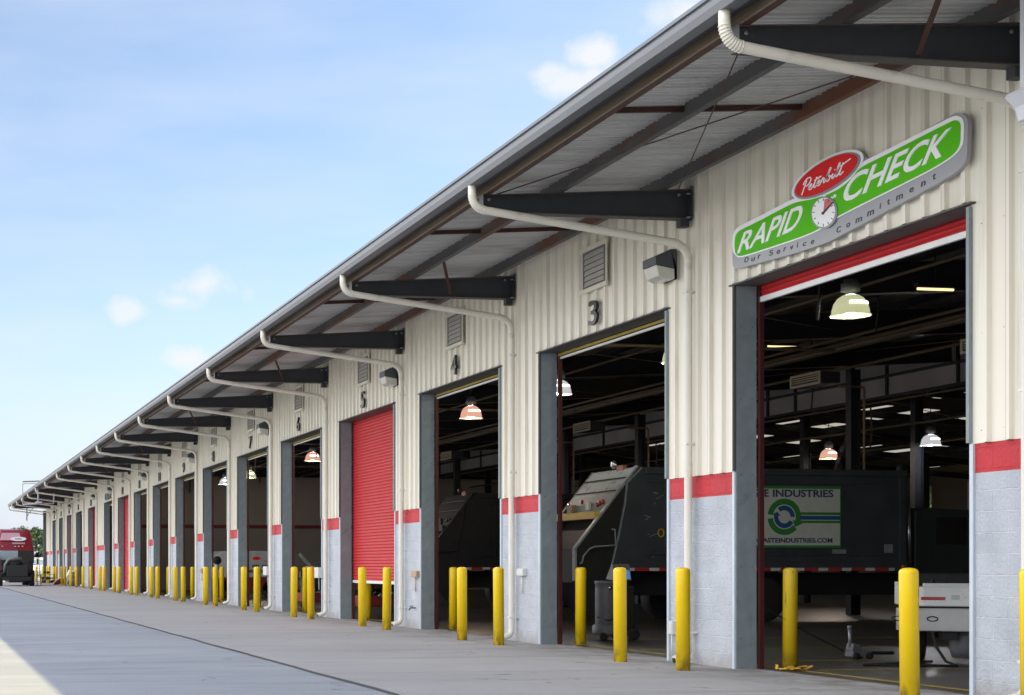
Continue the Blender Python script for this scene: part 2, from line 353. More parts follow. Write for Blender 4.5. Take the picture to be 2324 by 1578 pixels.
# ------------------------------------------------------------------ ground
def ground_mat(name, base, dark, lite, joint=0.0, jx=None, streaks=False):
    m = bpy.data.materials.new(name); m.use_nodes = True; t = m.node_tree; b = t.nodes['Principled BSDF']
    n_ = t.nodes; l = t.links
    g = n_.new('ShaderNodeNewGeometry'); sp = n_.new('ShaderNodeSeparateXYZ'); l.new(g.outputs['Position'], sp.inputs[0])
    def noise(sx, sy, sc_, det=8, ro=.6):
        mpn = n_.new('ShaderNodeMapping'); mpn.inputs['Scale'].default_value = (sx, sy, 1); l.new(g.outputs['Position'], mpn.inputs['Vector'])
        q = n_.new('ShaderNodeTexNoise'); q.inputs['Scale'].default_value = sc_; q.inputs['Detail'].default_value = det; q.inputs['Roughness'].default_value = ro
        l.new(mpn.outputs[0], q.inputs['Vector']); return q.outputs['Fac']
    def mr(v, a, b_, c=0, d=1):
        q = n_.new('ShaderNodeMapRange'); q.inputs['From Min'].default_value = a; q.inputs['From Max'].default_value = b_
        q.inputs['To Min'].default_value = c; q.inputs['To Max'].default_value = d; l.new(v, q.inputs['Value']); return q.outputs[0]
    def mix(f, a, bcol):
        q = n_.new('ShaderNodeMix'); q.data_type = 'RGBA'; l.new(f, q.inputs['Factor'])
        if isinstance(a, tuple): q.inputs['A'].default_value = (*a, 1)
        else: l.new(a, q.inputs['A'])
        q.inputs['B'].default_value = (*bcol, 1); return q.outputs['Result']
    if streaks:
        c = mix(mr(noise(.32, 1, .6, 7), .34, .68), base, lite)
        c = mix(mr(noise(.22, 1, 1.7, 8, .72), .50, .78, 0, .8), c, dark)
        c = mix(mr(noise(.35, 1, .5, 4), .54, .70, 0, .45), c, (base[0]*1.02, base[1]*.93, base[2]*.90))
    else:
        c = mix(mr(noise(.5, .8, .35), .38, .66), base, lite)
        c = mix(mr(noise(.3, 1, 1.6), .54, .76, 0, .45), c, dark)
        ed = mr(sp.outputs['X'], 8.3, 10.2); dn = mr(noise(1, .6, 1.9, 6, .7), .40, .66)
        em = n_.new('ShaderNodeMath'); em.operation = 'MULTIPLY'; l.new(ed, em.inputs[0]); l.new(dn, em.inputs[1])
        c = mix(em.outputs[0], c, (.16,.145,.13))
        def MM(op, a, bb=None, cl=False):
            q = n_.new('ShaderNodeMath'); q.operation = op; q.use_clamp = cl
            for i_, v in enumerate((a, bb)):
                if v is None: continue
                if isinstance(v, (int, float)): q.inputs[i_].default_value = v
                else: l.new(v, q.inputs[i_])
            return q.outputs[0]
        dd = MM('PINGPONG', MM('ADD', sp.outputs['Y'], -15.48+609.6), 3.048)          # distance from the middle of a bay
        tm = MM('SUBTRACT', 1.0, MM('MULTIPLY', MM('ABSOLUTE', MM('SUBTRACT', dd, .98)), 4.2), True)
        tm = MM('MULTIPLY', MM('MULTIPLY', tm, mr(noise(.25, 2.5, 1.4, 6, .7), .40, .62)), mr(sp.outputs['X'], 5.5, 9.5, .15, .6))
        c = mix(tm, c, (.12,.115,.115))
        c = mix(MM('MULTIPLY', mr(noise(1, 1, 1.7, 3), .66, .70), mr(sp.outputs['X'], 6.5, 9.5, .1, .75)), c, (.09,.085,.08))
    c = mix(mr(noise(1, 1, 9, 4), .60, .72, 0, .45), c, dark)
    vo = n_.new('ShaderNodeTexVoronoi'); vo.feature = 'DISTANCE_TO_EDGE'; vo.inputs['Scale'].default_value = .22
    wv = n_.new('ShaderNodeVectorMath'); wv.operation = 'ADD'; wn = n_.new('ShaderNodeTexNoise'); wn.inputs['Scale'].default_value = 1.3; wn.inputs['Detail'].default_value = 6; l.new(g.outputs['Position'], wn.inputs['Vector'])
    l.new(g.outputs['Position'], wv.inputs[0]); l.new(wn.outputs['Color'], wv.inputs[1]); l.new(wv.outputs[0], vo.inputs['Vector'])
    ck = n_.new('ShaderNodeMath'); ck.operation = 'MULTIPLY'; l.new(mr(vo.outputs['Distance'], .0, .0035, .8, 0), ck.inputs[0]); l.new(mr(noise(1, 1, .25, 3), .50, .58), ck.inputs[1])
    c = mix(ck.outputs[0], c, tuple(k*.4 for k in dark))
    c = mix(mr(noise(1, 1, 70, 2), .60, .75, 0, .5), c, lite)
    c = mix(mr(noise(.5, 1.0, 3.1, 3), .715, .73, 0, .8), c, tuple(k*.35 for k in dark))
    if joint:
        def M2(op, a, bb=None):
            q = n_.new('ShaderNodeMath'); q.operation = op
            for i_, v in enumerate((a, bb)):
                if v is None: continue
                if isinstance(v, (int, float)): q.inputs[i_].default_value = v
                else: l.new(v, q.inputs[i_])
            return q.outputs[0]
        fr = M2('PINGPONG', M2('ADD', sp.outputs['Y'], 0.6), joint/2)
        j = M2('LESS_THAN', fr, .018)
        if jx:
            fx = M2('PINGPONG', sp.outputs['X'], jx/2); j = M2('MAXIMUM', j, M2('LESS_THAN', fx, .015))
        j = M2('MULTIPLY', j, .55)
        c = mix(j, c, tuple(k*.4 for k in dark))
    l.new(c, b.inputs['Base Color'])
    b.inputs['Roughness'].default_value = .8; b.inputs['Specular IOR Level'].default_value = .35
    bp = n_.new('ShaderNodeBump'); bp.inputs['Distance'].default_value = .006; l.new(noise(1, 1, 60, 4), bp.inputs['Height']); l.new(bp.outputs[0], b.inputs['Normal'])
    return m
M_yard = ground_mat('yard_asphalt', (.255,.28,.325), (.185,.195,.22), (.335,.36,.40), streaks=True)
M_apron = ground_mat('apron_concrete', (.315,.315,.33), (.24,.23,.225), (.365,.365,.38), joint=6.096)
M_field = ground_mat('field', (.10,.12,.05), (.06,.09,.03), (.16,.16,.08))
def sheet(name, x0, x1, y0, y1, z, m):
    b = MB(); b.quad((x0,y0,z),(x1,y0,z),(x1,y1,z),(x0,y1,z)); o = b.build(name, m); o['kind'] = 'structure'; return o
sheet('ground', -2500, 2500, -1500, 4000, -0.02, M_field)
b = MB(); b.quad((-90,-40,0),(10.3,-40,0),(10.3,230,0),(-90,230,0)); b.quad((10.3,Y_END+.3,0),(70,Y_END+.3,0),(70,230,0),(10.3,230,0)); o = b.build('yard', M_yard); o['kind'] = 'structure'
# apron: slightly raised slab with a real edge, a little irregular
b = MB(); be = MB(); ys = [-30+i*1.2 for i in range(int((Y_END+4+30)/1.2)+1)]
def ex(y): return 4.71 + .012*math.sin(y*1.7) + .01*math.sin(y*4.1+1)
for y0, y1 in zip(ys[:-1], ys[1:]):
    b.quad((ex(y0),y0,.02),(10.32,y0,.02),(10.32,y1,.02),(ex(y1),y1,.02))
    be.quad((ex(y0)-.006,y0,-.01),(ex(y0),y0,.02),(ex(y1),y1,.02),(ex(y1)-.006,y1,-.01))
    be.quad((ex(y0),y0,.0215),(ex(y0)+.006,y0,.0215),(ex(y1)+.006,y1,.0215),(ex(y1),y1,.0215))
o = b.build('apron', M_apron); o['kind'] = 'structure'
o = be.build('kerb_edge', mat('joint_tar', (.05,.05,.055), .85)); o['kind'] = 'structure'
b = MB()
for y0, y1 in zip(ys[:-1], ys[1:]):
    w0 = .008+.010*abs(math.sin(y0*2.3)); w1 = .008+.010*abs(math.sin(y1*2.3))
    b.quad((ex(y0)-.008-w0,y0,.004),(ex(y0)-.008,y0,.004),(ex(y1)-.008,y1,.004),(ex(y1)-.008-w1,y1,.004))
o = b.build('kerb_seam', mat('joint_tar', (.06,.06,.065), .8)); o['kind'] = 'structure'
o = MB().box(10.32, 56, Y_START, Y_END, -.3, .016).build('shop_floor', M_floor); o['kind'] = 'structure'
b = MB()
for y in (17.2, 18.95, 21.9, 24.9, 31, 37.1, 43.2, 49.3, 55.4, 61.5):
    b.quad((10.9,y,.021),(24,y,.021),(24,y+.09,.021),(10.9,y+.09,.021))
b.quad((10.62,5,.0212),(10.71,5,.0212),(10.71,80,.0212),(10.62,80,.0212))
o = b.build('floor_markings', M_fline); o['kind'] = 'structure'

# ------------------------------------------------------------------ building
BLD = thing('service_garage', 'long cream ribbed-metal truck garage with open bays and a grey overhanging roof', 'building', (XW, 0, 0))
# siding (ribbed sheet)
PITCH = .3048
def rib_cols(y0, y1):
    prof = [(0, 0), (.2168, 0), (.2288, .046), (.2908, .046)]           # offset, height
    out = [(y0, None)]
    k = math.floor(y0/PITCH)-1
    pts = []
    while k*PITCH < y1+PITCH:
        for o_, h in prof: pts.append((k*PITCH+o_, h))
        k += 1
    def h_at(y):
        for (a, ha), (c, hc) in zip(pts[:-1], pts[1:]):
            if a <= y <= c: return ha+(hc-ha)*(y-a)/max(1e-9, c-a)
        return 0
    return [(y0, h_at(y0))]+[p for p in pts if y0+1e-4 < p[0] < y1-1e-4]+[(y1, h_at(y1))]
def lap_lines(m):
    t = m.node_tree; n_ = t.nodes; l = t.links; bs = n_['Principled BSDF']; src = bs.inputs['Base Color'].links[0].from_socket
    g = n_.new('ShaderNodeNewGeometry'); sp = n_.new('ShaderNodeSeparateXYZ'); l.new(g.outputs['Position'], sp.inputs[0])
    def q(op, a, b_):
        k = n_.new('ShaderNodeMath'); k.operation = op; k.use_clamp = op == 'MULTIPLY'
        for i_, v in enumerate((a, b_)):
            if isinstance(v, (int, float)): k.inputs[i_].default_value = v
            else: l.new(v, k.inputs[i_])
        return k.outputs[0]
    f = q('LESS_THAN', q('PINGPONG', q('ADD', sp.outputs['Y'], .03), .4572), .005)
    mpn = n_.new('ShaderNodeMapping'); mpn.inputs['Scale'].default_value = (1, 9, .35); l.new(g.outputs['Position'], mpn.inputs['Vector'])
    ns = n_.new('ShaderNodeTexNoise'); ns.inputs['Scale'].default_value = 1.2; ns.inputs['Detail'].default_value = 6; l.new(mpn.outputs[0], ns.inputs['Vector'])
    r = n_.new('ShaderNodeMapRange'); r.inputs['From Min'].default_value = .56; r.inputs['From Max'].default_value = .78; r.inputs['To Max'].default_value = .42; l.new(ns.outputs['Fac'], r.inputs['Value'])
    k = n_.new('ShaderNodeMath'); k.operation = 'MAXIMUM'; l.new(q('MULTIPLY', f, .55), k.inputs[0]); l.new(r.outputs[0], k.inputs[1])
    m2 = n_.new('ShaderNodeMix'); m2.data_type = 'RGBA'; l.new(k.outputs[0], m2.inputs['Factor']); l.new(src, m2.inputs['A']); m2.inputs['B'].default_value = (.36,.31,.24,1)
    l.new(m2.outputs['Result'], bs.inputs['Base Color'])
lap_lines(M_cream)
def ribbed(b, y0, y1, z0, z1, x=10.03):
    cols = rib_cols(y0, y1)
    for (a, ha), (c, hc) in zip(cols[:-1], cols[1:]):
        b.quad((x-ha,a,z0),(x-hc,c,z0),(x-hc,c,z1),(x-ha,a,z1))
ZS = roof_under(10.0)-.01
sid = MB(); prev = Y_START
for t, wd in BAYS:
    r = t-wd
    ribbed(sid, prev, r-.02, BAND1, ZS)
    ribbed(sid, r-.02, t+.02, DTOP+.03, ZS)
    prev = t+.02
ribbed(sid, prev, Y_END, BAND1, ZS)
# back skin so no light leaks through, butted behind the ribs
sid_o = sid.build('siding', M_cream, BLD)
b = MB(); prev = Y_START
for t, wd in BAYS:
    r = t-wd
    b.box(10.06, 10.2, prev, r-.02, BAND1+.01, ZS-.02); b.box(10.06, 10.2, r-.02, t+.02, DTOP+.06, ZS-.02); prev = t+.02
b.box(10.06, 10.2, prev, Y_END-.01, BAND1+.01, ZS-.02)
b.build('inner_liner', M_inwall, BLD)
# end wall, near end wall, back wall
def cmu_mat():
    m = bpy.data.materials.new('painted_blocks'); m.use_nodes = True; t = m.node_tree; n_ = t.nodes; l = t.links; bs = n_['Principled BSDF']
    g = n_.new('ShaderNodeNewGeometry'); sp = n_.new('ShaderNodeSeparateXYZ'); l.new(g.outputs['Position'], sp.inputs[0])
    cb = n_.new('ShaderNodeCombineXYZ'); l.new(sp.outputs['Y'], cb.inputs['X']); l.new(sp.outputs['Z'], cb.inputs['Y'])
    br = n_.new('ShaderNodeTexBrick'); l.new(cb.outputs[0], br.inputs['Vector'])
    br.inputs['Scale'].default_value = 1; br.inputs['Brick Width'].default_value = .4064; br.inputs['Row Height'].default_value = .2032
    br.inputs['Mortar Size'].default_value = .0075; br.inputs['Mortar Smooth'].default_value = .3; br.offset = .5; br.offset_frequency = 2
    br.inputs['Color1'].default_value = (.49,.53,.60,1); br.inputs['Color2'].default_value = (.52,.56,.63,1); br.inputs['Mortar'].default_value = (.65,.68,.74,1)
    nn = n_.new('ShaderNodeTexNoise'); nn.inputs['Scale'].default_value = 2.2; nn.inputs['Detail'].default_value = 7; l.new(g.outputs['Position'], nn.inputs['Vector'])
    nr = n_.new('ShaderNodeMapRange'); nr.inputs['From Min'].default_value = .3; nr.inputs['From Max'].default_value = .75; nr.inputs['To Min'].default_value = .86; nr.inputs['To Max'].default_value = 1.08
    l.new(nn.outputs['Fac'], nr.inputs['Value'])
    # grime rises a little from the ground
    n5 = n_.new('ShaderNodeTexNoise'); n5.inputs['Scale'].default_value = 6; l.new(g.outputs['Position'], n5.inputs['Vector'])
    gz = n_.new('ShaderNodeMath'); gz.operation = 'SUBTRACT'; l.new(sp.outputs['Z'], gz.inputs[0])
    g2 = n_.new('ShaderNodeMath'); g2.operation = 'MULTIPLY'; l.new(n5.outputs['Fac'], g2.inputs[0]); g2.inputs[1].default_value = .35; l.new(g2.outputs[0], gz.inputs[1])
    gr = n_.new('ShaderNodeMapRange'); gr.inputs['From Min'].default_value = -.16; gr.inputs['From Max'].default_value = .06; gr.inputs['To Min'].default_value = .55; gr.inputs['To Max'].default_value = 0
    l.new(gz.outputs[0], gr.inputs['Value'])
    sc1 = n_.new('ShaderNodeVectorMath'); sc1.operation = 'SCALE'; l.new(br.outputs['Color'], sc1.inputs[0]); l.new(nr.outputs[0], sc1.inputs['Scale'])
    md = n_.new('ShaderNodeMix'); md.data_type = 'RGBA'; l.new(gr.outputs[0], md.inputs['Factor']); l.new(sc1.outputs[0], md.inputs['A']); md.inputs['B'].default_value = (.30,.25,.20,1)
    gt = n_.new('ShaderNodeMath'); gt.operation = 'GREATER_THAN'; l.new(sp.outputs['Z'], gt.inputs[0]); gt.inputs[1].default_value = BAND0
    rs = n_.new('ShaderNodeVectorMath'); rs.operation = 'SCALE'; rs.inputs[0].default_value = (.60,.035,.05); l.new(nr.outputs[0], rs.inputs['Scale'])
    mr_ = n_.new('ShaderNodeMix'); mr_.data_type = 'RGBA'; l.new(gt.outputs[0], mr_.inputs['Factor']); l.new(md.outputs['Result'], mr_.inputs['A']); l.new(rs.outputs[0], mr_.inputs['B'])
    l.new(mr_.outputs['Result'], bs.inputs['Base Color']); bs.inputs['Roughness'].default_value = .6
    nb = n_.new('ShaderNodeTexNoise'); nb.inputs['Scale'].default_value = 26; nb.inputs['Detail'].default_value = 8; nb.inputs['Roughness'].default_value = .65; l.new(g.outputs['Position'], nb.inputs['Vector'])
    bp = n_.new('ShaderNodeBump'); bp.inputs['Distance'].default_value = .022; bp.inputs['Strength'].default_value = 1; l.new(nb.outputs['Fac'], bp.inputs['Height'])
    inv = n_.new('ShaderNodeMath'); inv.operation = 'SUBTRACT'; inv.inputs[0].default_value = 1; l.new(br.outputs['Fac'], inv.inputs[1])
    bp2 = n_.new('ShaderNodeBump'); bp2.inputs['Distance'].default_value = .012; l.new(inv.outputs[0], bp2.inputs['Height']); l.new(bp.outputs[0], bp2.inputs['Normal'])
    l.new(bp2.outputs[0], bs.inputs['Normal'])
    return m
M_cmu = cmu_mat()
prev = Y_START
piers = []
for t, wd in BAYS + [(Y_END+50, 50)]:
    r = t-wd
    y0, y1 = prev+(.075 if prev > Y_START else 0), r-(.075 if r < Y_END else 0)
    y1 = min(y1, Y_END)
    if y1 > y0: MB().box(10.035, 10.24, y0, y1, 0, BAND1).build('block_pier', M_cmu, BLD)
    prev = t
MB().box(9.74, 10.19, Y_END+.002, Y_END+.2, 0, 5.86).build('corner_post', M_jambdk, BLD)
b = MB().box(10.2, 56, Y_END-.2, Y_END, 0, 6.3); b.build('end_wall', mat('end_wall_grey', (.26,.26,.26), .7), BLD)
MB().box(10.25, 56, Y_START, Y_START+.15, 0, 6.3).build('end_wall', M_cream, BLD)
# back wall with openings that show the trees
bw = MB(); X0, X1 = 55.8, 56.0
ops = sorted([(on_x(2114, 55.8), on_x(2094, 55.8), 4.55, 5.8), (on_x(2079, 55.8), on_x(2070, 55.8), 4.55, 5.8), (on_x(2235, 55.8), on_x(2196, 55.8), 2.6, 5.9), (30, 33, .1, 4), (92, 95, 2, 4), (104, 107, 2, 4)])
y = Y_START
for (a, c, z0, z1) in ops:
    bw.box(X0, X1, y, a, 0, 6.4); bw.box(X0, X1, a, c, 0, z0); bw.box(X0, X1, a, c, z1, 6.4); y = c
bw.box(X0, X1, y, Y_END, 0, 6.4)
bw.build('back_wall', M_inwall, BLD)
# partition wall with a red stripe
PWY = 80.3
for z0, z1, m in ((0, 3.33, M_inwall), (3.33, 3.52, M_inred), (3.52, 6.1, mat('interior_wall_upper', (.36,.31,.25), .85, var=.1, scale=.6))):
    MB().box(10.3, 55.8, PWY, PWY+.2, z0, z1).build('partition_wall', m, BLD)

# roof deck: ribbed underside with ribs running up the slope
def deck(x0, x1, yA, yB, m, name):
    b = MB(); P2 = .3048; k = math.floor(yA/P2); pts = []
    while k*P2 < yB:
        pts += [(k*P2, 0), (k*P2+.085, 0), (k*P2+.090, -.012), (k*P2+.104, -.012), (k*P2+.109, 0), (k*P2+.185, 0), (k*P2+.19, -.012), (k*P2+.204, -.012), (k*P2+.209, 0), (k*P2+.270, 0), (k*P2+.275, -.022), (k*P2+.296, -.022), (k*P2+.301, 0)]; k += 1
    for (a, ha), (c, hc) in zip(pts[:-1], pts[1:]):
        b.quad((x0,a,roof_under(x0)+ha),(x0,c,roof_under(x0)+hc),(x1,c,roof_under(x1)+hc),(x1,a,roof_under(x1)+ha))
    return b.build(name, m, BLD)
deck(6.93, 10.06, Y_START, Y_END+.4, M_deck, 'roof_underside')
b = MB()
for x0, x1 in ((6.9, 33), (33, 57.5)):
    za, zb = roof_under(x0)+.045, roof_under(x1-.001)+.045
    b.hexa([(x0,Y_START,za),(x1,Y_START,zb),(x1,Y_END+.4,zb),(x0,Y_END+.4,za),(x0,Y_START,za+.03),(x1,Y_START,zb+.03),(x1,Y_END+.4,zb+.03),(x0,Y_END+.4,za+.03)])
b.build('roof', M_rooftop, BLD)
b = MB()
for x0, x1 in ((10.07, 33), (33, 57.5)):
    za, zb = roof_under(x0), roof_under(x1-.001)
    b.hexa([(x0,Y_START,za),(x1,Y_START,zb),(x1,Y_END,zb),(x0,Y_END,za),(x0,Y_START,za+.02),(x1,Y_START,zb+.02),(x1,Y_END,zb+.02),(x0,Y_END,za+.02)])
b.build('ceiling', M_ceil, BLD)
# gutter: face, rolled top edge, dark underside
b = MB()
gp = [(6.90,6.185),(7.03,6.185),(7.03,6.20),(6.916,6.20),(6.916,6.315),(6.898,6.33),(6.885,6.315),(6.878,6.25)]
b.prism(gp, lambda a, c, y: (a, y, c), Y_START, Y_END+.45)
gut = b.build('gutter', M_gutter, BLD)
b = MB(); b.prism([(6.868,6.336),(6.905,6.336),(6.99,6.378),(6.875,6.376)], lambda a, c, y: (a, y, c), Y_START, Y_END+.45)
b.build('roof_edge_trim', M_gutedge, BLD)
b = MB(); b.box(7.032, 7.10, Y_START, Y_END+.4, 6.19, 6.29); b.build('eave_closure', M_beam, BLD)
# purlins
def zpurlin(x, m, name, h=.2, fl=.07, z=None, lip=.02, th=.008, y0=Y_START, y1=Y_END):
    zb = (roof_bot(x) if z is None else z); b = MB()
    b.prism([(x-th/2,zb+th),(x-th/2,zb+h-.004),(x+fl,zb+h-.004),(x+fl,zb+h-.012),(x+th/2,zb+h-.012),(x+th/2,zb+th),(x+th/2,zb),(x-fl,zb),(x-fl,zb+lip),(x-fl+.006,zb+lip),(x-fl+.006,zb+th)],
            lambda a, c, y: (a, y, c), y0, y1)
    return b.build(name, m, BLD)
zpurlin(7.22, M_purle, 'eave_purlin')
b = MB(); b.box(7.13,7.215, Y_START, Y_END+.2, roof_bot(7.22)-.012, roof_bot(7.22)-.002); b.build('purlin_flange', M_rod, BLD)
zpurlin(8.22, M_purl, 'roof_purlin'); zpurlin(9.66, M_purl, 'roof_purlin')
for x in [12+1.9*i for i in range(9)]+[36.8, 40.6, 44.4, 48.2, 52.0]: zpurlin(x, M_steeli, 'ceiling_purlin', h=.2)
# cantilever beams, with plates, bolts
def make_beam():
    b = MB(); zo0, zo1, zi0, zi1, xo, xi = 5.885, 6.095, 5.90, 6.285, 7.13, 9.975
    b.hexa([(xo,-.005,zo0),(xi,-.005,zi0),(xi,.005,zi0),(xo,.005,zo0),(xo,-.005,zo1),(xi,-.005,zi1),(xi,.005,zi1),(xo,.005,zo1)])
    b.box(xo-.012, xo, -.075, .075, zo0-.01, zo1+.01)
    bo = b.build('roof_beam', M_beam, BLD)
    f = MB()
    for za, zb in ((zo0, zi0), (zo1, zi1)):
        f.hexa([(xo,-.075,za-.012),(xi,-.075,zb-.012),(xi,.075,zb-.012),(xo,.075,za-.012),(xo,-.075,za),(xi,-.075,zb),(xi,.075,zb),(xo,.075,za)])
    f.build('flange', M_beamfl, bo)
    p = MB().box(xi, xi+.018, -.1, .1, zi0-.03, zi1+.03); p.box(xi-.12, xi, -.06, .06, zi0-.115, zi0-.013)
    p.build('end_plate', M_beam, bo)
    q = MB()
    for z in (zi1+.01, zi1-.07, zi0+.005):
        for yy in (-.085, .085): q.tube([(xi-.05, yy, z), (xi+.05, yy, z)], .012, 6)
    q.lathe([(.0,-.012),(.022,-.012),(.022,0),(.0,.0)], (xo+.09, -.006, zo1-.05), 8, 'y'); q.lathe([(.0,-.012),(.022,-.012),(.022,0),(0,0)], (xi-.12, -.006, zi1-.07), 8, 'y')
    q.build('bolts', M_grey, bo)
    return bo
beam0 = make_beam()
br_ = MB()
# vertices above were offset by the building's x; fix by building at the right place
def place_child(proto, y): 
    c = proto.copy(); COL.objects.link(c); c.parent = proto.parent; c.location = (proto.location.x, y, proto.location.z)
    for ch in kids(proto):
        d = ch.copy(); COL.objects.link(d); d.parent = c
    return c
for i, y in enumerate(PY):
    if i: place_child(beam0, y+.12)
beam0.location.y = PY[0]+.12
# flange braces on some beams, struts between purlins, sag rods
for i, y in enumerate(PY):
    if i % 2 == 0: MB().bar((8.85, y+.03, 5.92), (8.5, y-.62 if i else y-.9, 6.34), .05, .012).build('flange_brace', M_brace, BLD)
ys2 = [(PY[i]+PY[i+1])/2 for i in range(len(PY)-1)]
for y in ys2:
    b = MB(); b.hexa([(7.25,y-.02,roof_bot(7.25)+.11),(9.62,y-.02,roof_bot(9.62)+.11),(9.62,y+.02,roof_bot(9.62)+.11),(7.25,y+.02,roof_bot(7.25)+.11),
            (7.25,y-.02,roof_bot(7.25)+.17),(9.62,y-.02,roof_bot(9.62)+.17),(9.62,y+.02,roof_bot(9.62)+.17),(7.25,y+.02,roof_bot(7.25)+.17)])
    b.build('purlin_strut', M_brace, BLD)
b = MB()
for i in (0,):
    y0, y1 = PY[i]+.2, PY[i+1]+.2
    b.tube([(7.3, y1, 6.12), (9.9, y0, 6.32)], .008, 6); b.tube([(9.9, y1, 6.32), (7.3, y0, 6.12)], .008, 6)
b.build('brace_rod', M_rod, BLD)
# downspouts
def elbow(p0, p1, p2, r, n=6):
    """points that round the corner p1"""
    p0, p1, p2 = map(Vector, (p0, p1, p2)); a = (p0-p1).normalized()*r; c = (p2-p1).normalized()*r; out = []
    for k in range(n+1):
        t = k/n; out.append(tuple((p1+a)*(1-t)**2 + p1*2*t*(1-t) + (p1+c)*t*t))
    return out
def make_spout():
    xe, xw, zt = 6.95, 9.93, 5.53
    A, B, C_, D_, E_ = (xe,0,6.20), (xe,0,5.90), (xw,0,zt), (xw,0,.13), (xw-.2,0,.075)
    pts = [A]+elbow(A, B, C_, .19)+elbow(B, C_, D_, .24)+[(xw,0,4.0),(xw,0,2.0)]+elbow(C_, D_, E_, .10)+[E_]
    b = MB(); b.tube(pts, .052, 14)
    o = b.build('downspout', M_pipe, BLD)
    rings = MB()
    for base in (elbow(A, B, C_, .19, 12), elbow(B, C_, D_, .24, 14)):
        for k in range(1, len(base)-1):
            p, q = Vector(base[k]), Vector(base[k+1]); d = (q-p).normalized()*.006
            rings.tube([tuple(p-d), tuple(p+d)], .0565, 14)
    rings.build('elbow_pleats', M_pipe, o)
    st = MB()
    for z in (4.9, 2.9, .42): st.box(xw-.056, 10.035, -.056, .056, z, z+.025)
    st.build('strap', M_pipe, o)
    e = MB(); e.tube([(xw-.19,0,.0765),(xw-.204,0,.075)], .045, 12); e.build('pipe_mouth', M_blackr, o)
    return o
sp0 = make_spout()
for i, y in enumerate(PY):
    if i: place_child(sp0, y)
place_child(sp0, Y_END+.2)
sp0.location.y = PY[0]
# bays
names = {1:'3',2:'4',3:'5',4:'6',5:'7',6:'8',7:'9',8:'10',9:'11',10:'12',11:'DRIVE',12:'14',13:'15',14:'16',15:'17',16:'18'}
frame_p = {}
def make_frame(wd):
    h = MB(); h.box(10.03, 10.31, -wd, 0, DTOP, DTOP+.02); h.box(9.972, 10.03, -wd-.09, .09, DTOP-.0, DTOP+.018)
    fo = h.build('door_frame', M_soffit, BLD)
    for y in (0, -wd):
        s = 1 if y == 0 else -1
        f = MB(); f.box(10.028, 10.30, min(y, y+s*.02), max(y, y+s*.02), 0, DTOP-.001); f.build('jamb', M_jamb, fo)
    rv = MB()                                              # rivets of the jamb plates
    for z in (.4, 1.3, 2.45, 3.4, 4.3):
        for x in (10.09, 10.24): rv.box(x-.006, x+.006, -.004, .0, z-.006, z+.006)
    rv.build('rivets', M_jambdk, fo)
    MB().box(9.998, 10.026, .001, .022, BAND1+.01, DTOP-.02).build('edge_trim', M_jambdk, fo); MB().box(9.99, 10.026, -wd-.045, -wd-.001, BAND1+.01, DTOP-.02).build('edge_trim', M_jamb, fo)
    MB().box(10.012, 10.045, .021, .072, 0, BAND1+.0).build('corner_guard', M_jambwt, fo); MB().box(10.012, 10.045, -wd-.072, -wd-.021, 0, BAND1+.0).build('corner_guard', M_jambwt, fo)
    for y in (-.06, -wd+.0): MB().box(10.315, 10.37, y, y+.06, .02, DTOP+.2).build('track', M_track, fo)
    return fo
def make_curtain(wd, zbot, top=5.1):
    b = MB(); p = .072 if zbot < 4 else .056; z = top; n = 0; x = 10.345
    pts = []
    while z > zbot+.065:
        pts += [(x, z), (x-.006, z-p*.14), (x-.017, z-p*.42), (x-.017, z-p*.70), (x-.006, z-p*.92)]; z -= p
    pts.append((x, zbot+.065))
    for (xa, za), (xb, zb) in zip(pts[:-1], pts[1:]):
        b.quad((xa,-wd+.03,za),(xa,-.03,za),(xb,-.03,zb),(xb,-wd+.03,zb))
    o = b.build('roller_door', M_reddoor, BLD)
    w_ = MB().box(10.315, 10.355, -wd+.03, -.03, zbot, zbot+.065); w_.build('bottom_bar', M_whitebar, o)
    return o
def make_open(wd):
    b = MB().box(10.33, 10.36, -wd+.03, -.03, 4.71, 4.745); o = b.build('roller_door', M_whitebar, BLD)
    c = MB().box(10.312, 10.326, -wd+.02, -.02, 4.76, 4.80); c.build('weather_strip', M_yellowbar, o)
    return o
closed = {3: .90, 10: .02, 12: .02, 14: .02}
fcache = {}; ocache = {}
def make_vent():
    b = MB()
    for z0, z1 in ((5.46,5.52),(6.08,6.15)): b.box(9.955, 9.994, -.46, .46, z0, z1)
    for y0, y1 in ((-.425,-.385),(.385,.425)): b.box(9.98, 9.994, y0, y1, 5.52, 6.08)
    o = b.build('vent', M_creamp, BLD)
    f = MB()
    for y0, y1 in ((-.385,-.345),(.345,.385)): f.box(9.972, 9.993, y0, y1, 5.52, 6.08)
    for z0, z1 in ((5.52,5.55),(6.05,6.08)): f.box(9.972, 9.993, -.345, .345, z0, z1)
    f.build('frame', M_ventfr, o)
    g = MB(); n = 6; dz = .5/n
    for k in range(n):
        z = 5.55+k*dz
        g.hexa([(9.972,-.345,z+.006),(9.978,-.345,z+.006),(9.978,.345,z+.006),(9.972,.345,z+.006),(9.988,-.345,z+dz),(9.994,-.345,z+dz),(9.994,.345,z+dz),(9.988,.345,z+dz)])
    g.build('louvre_blades', M_vent, o)
    bk = MB().box(9.9945, 9.997, -.345, .345, 5.55, 6.05); bk.build('screen', M_steeli, o)
    return o
vent0 = None
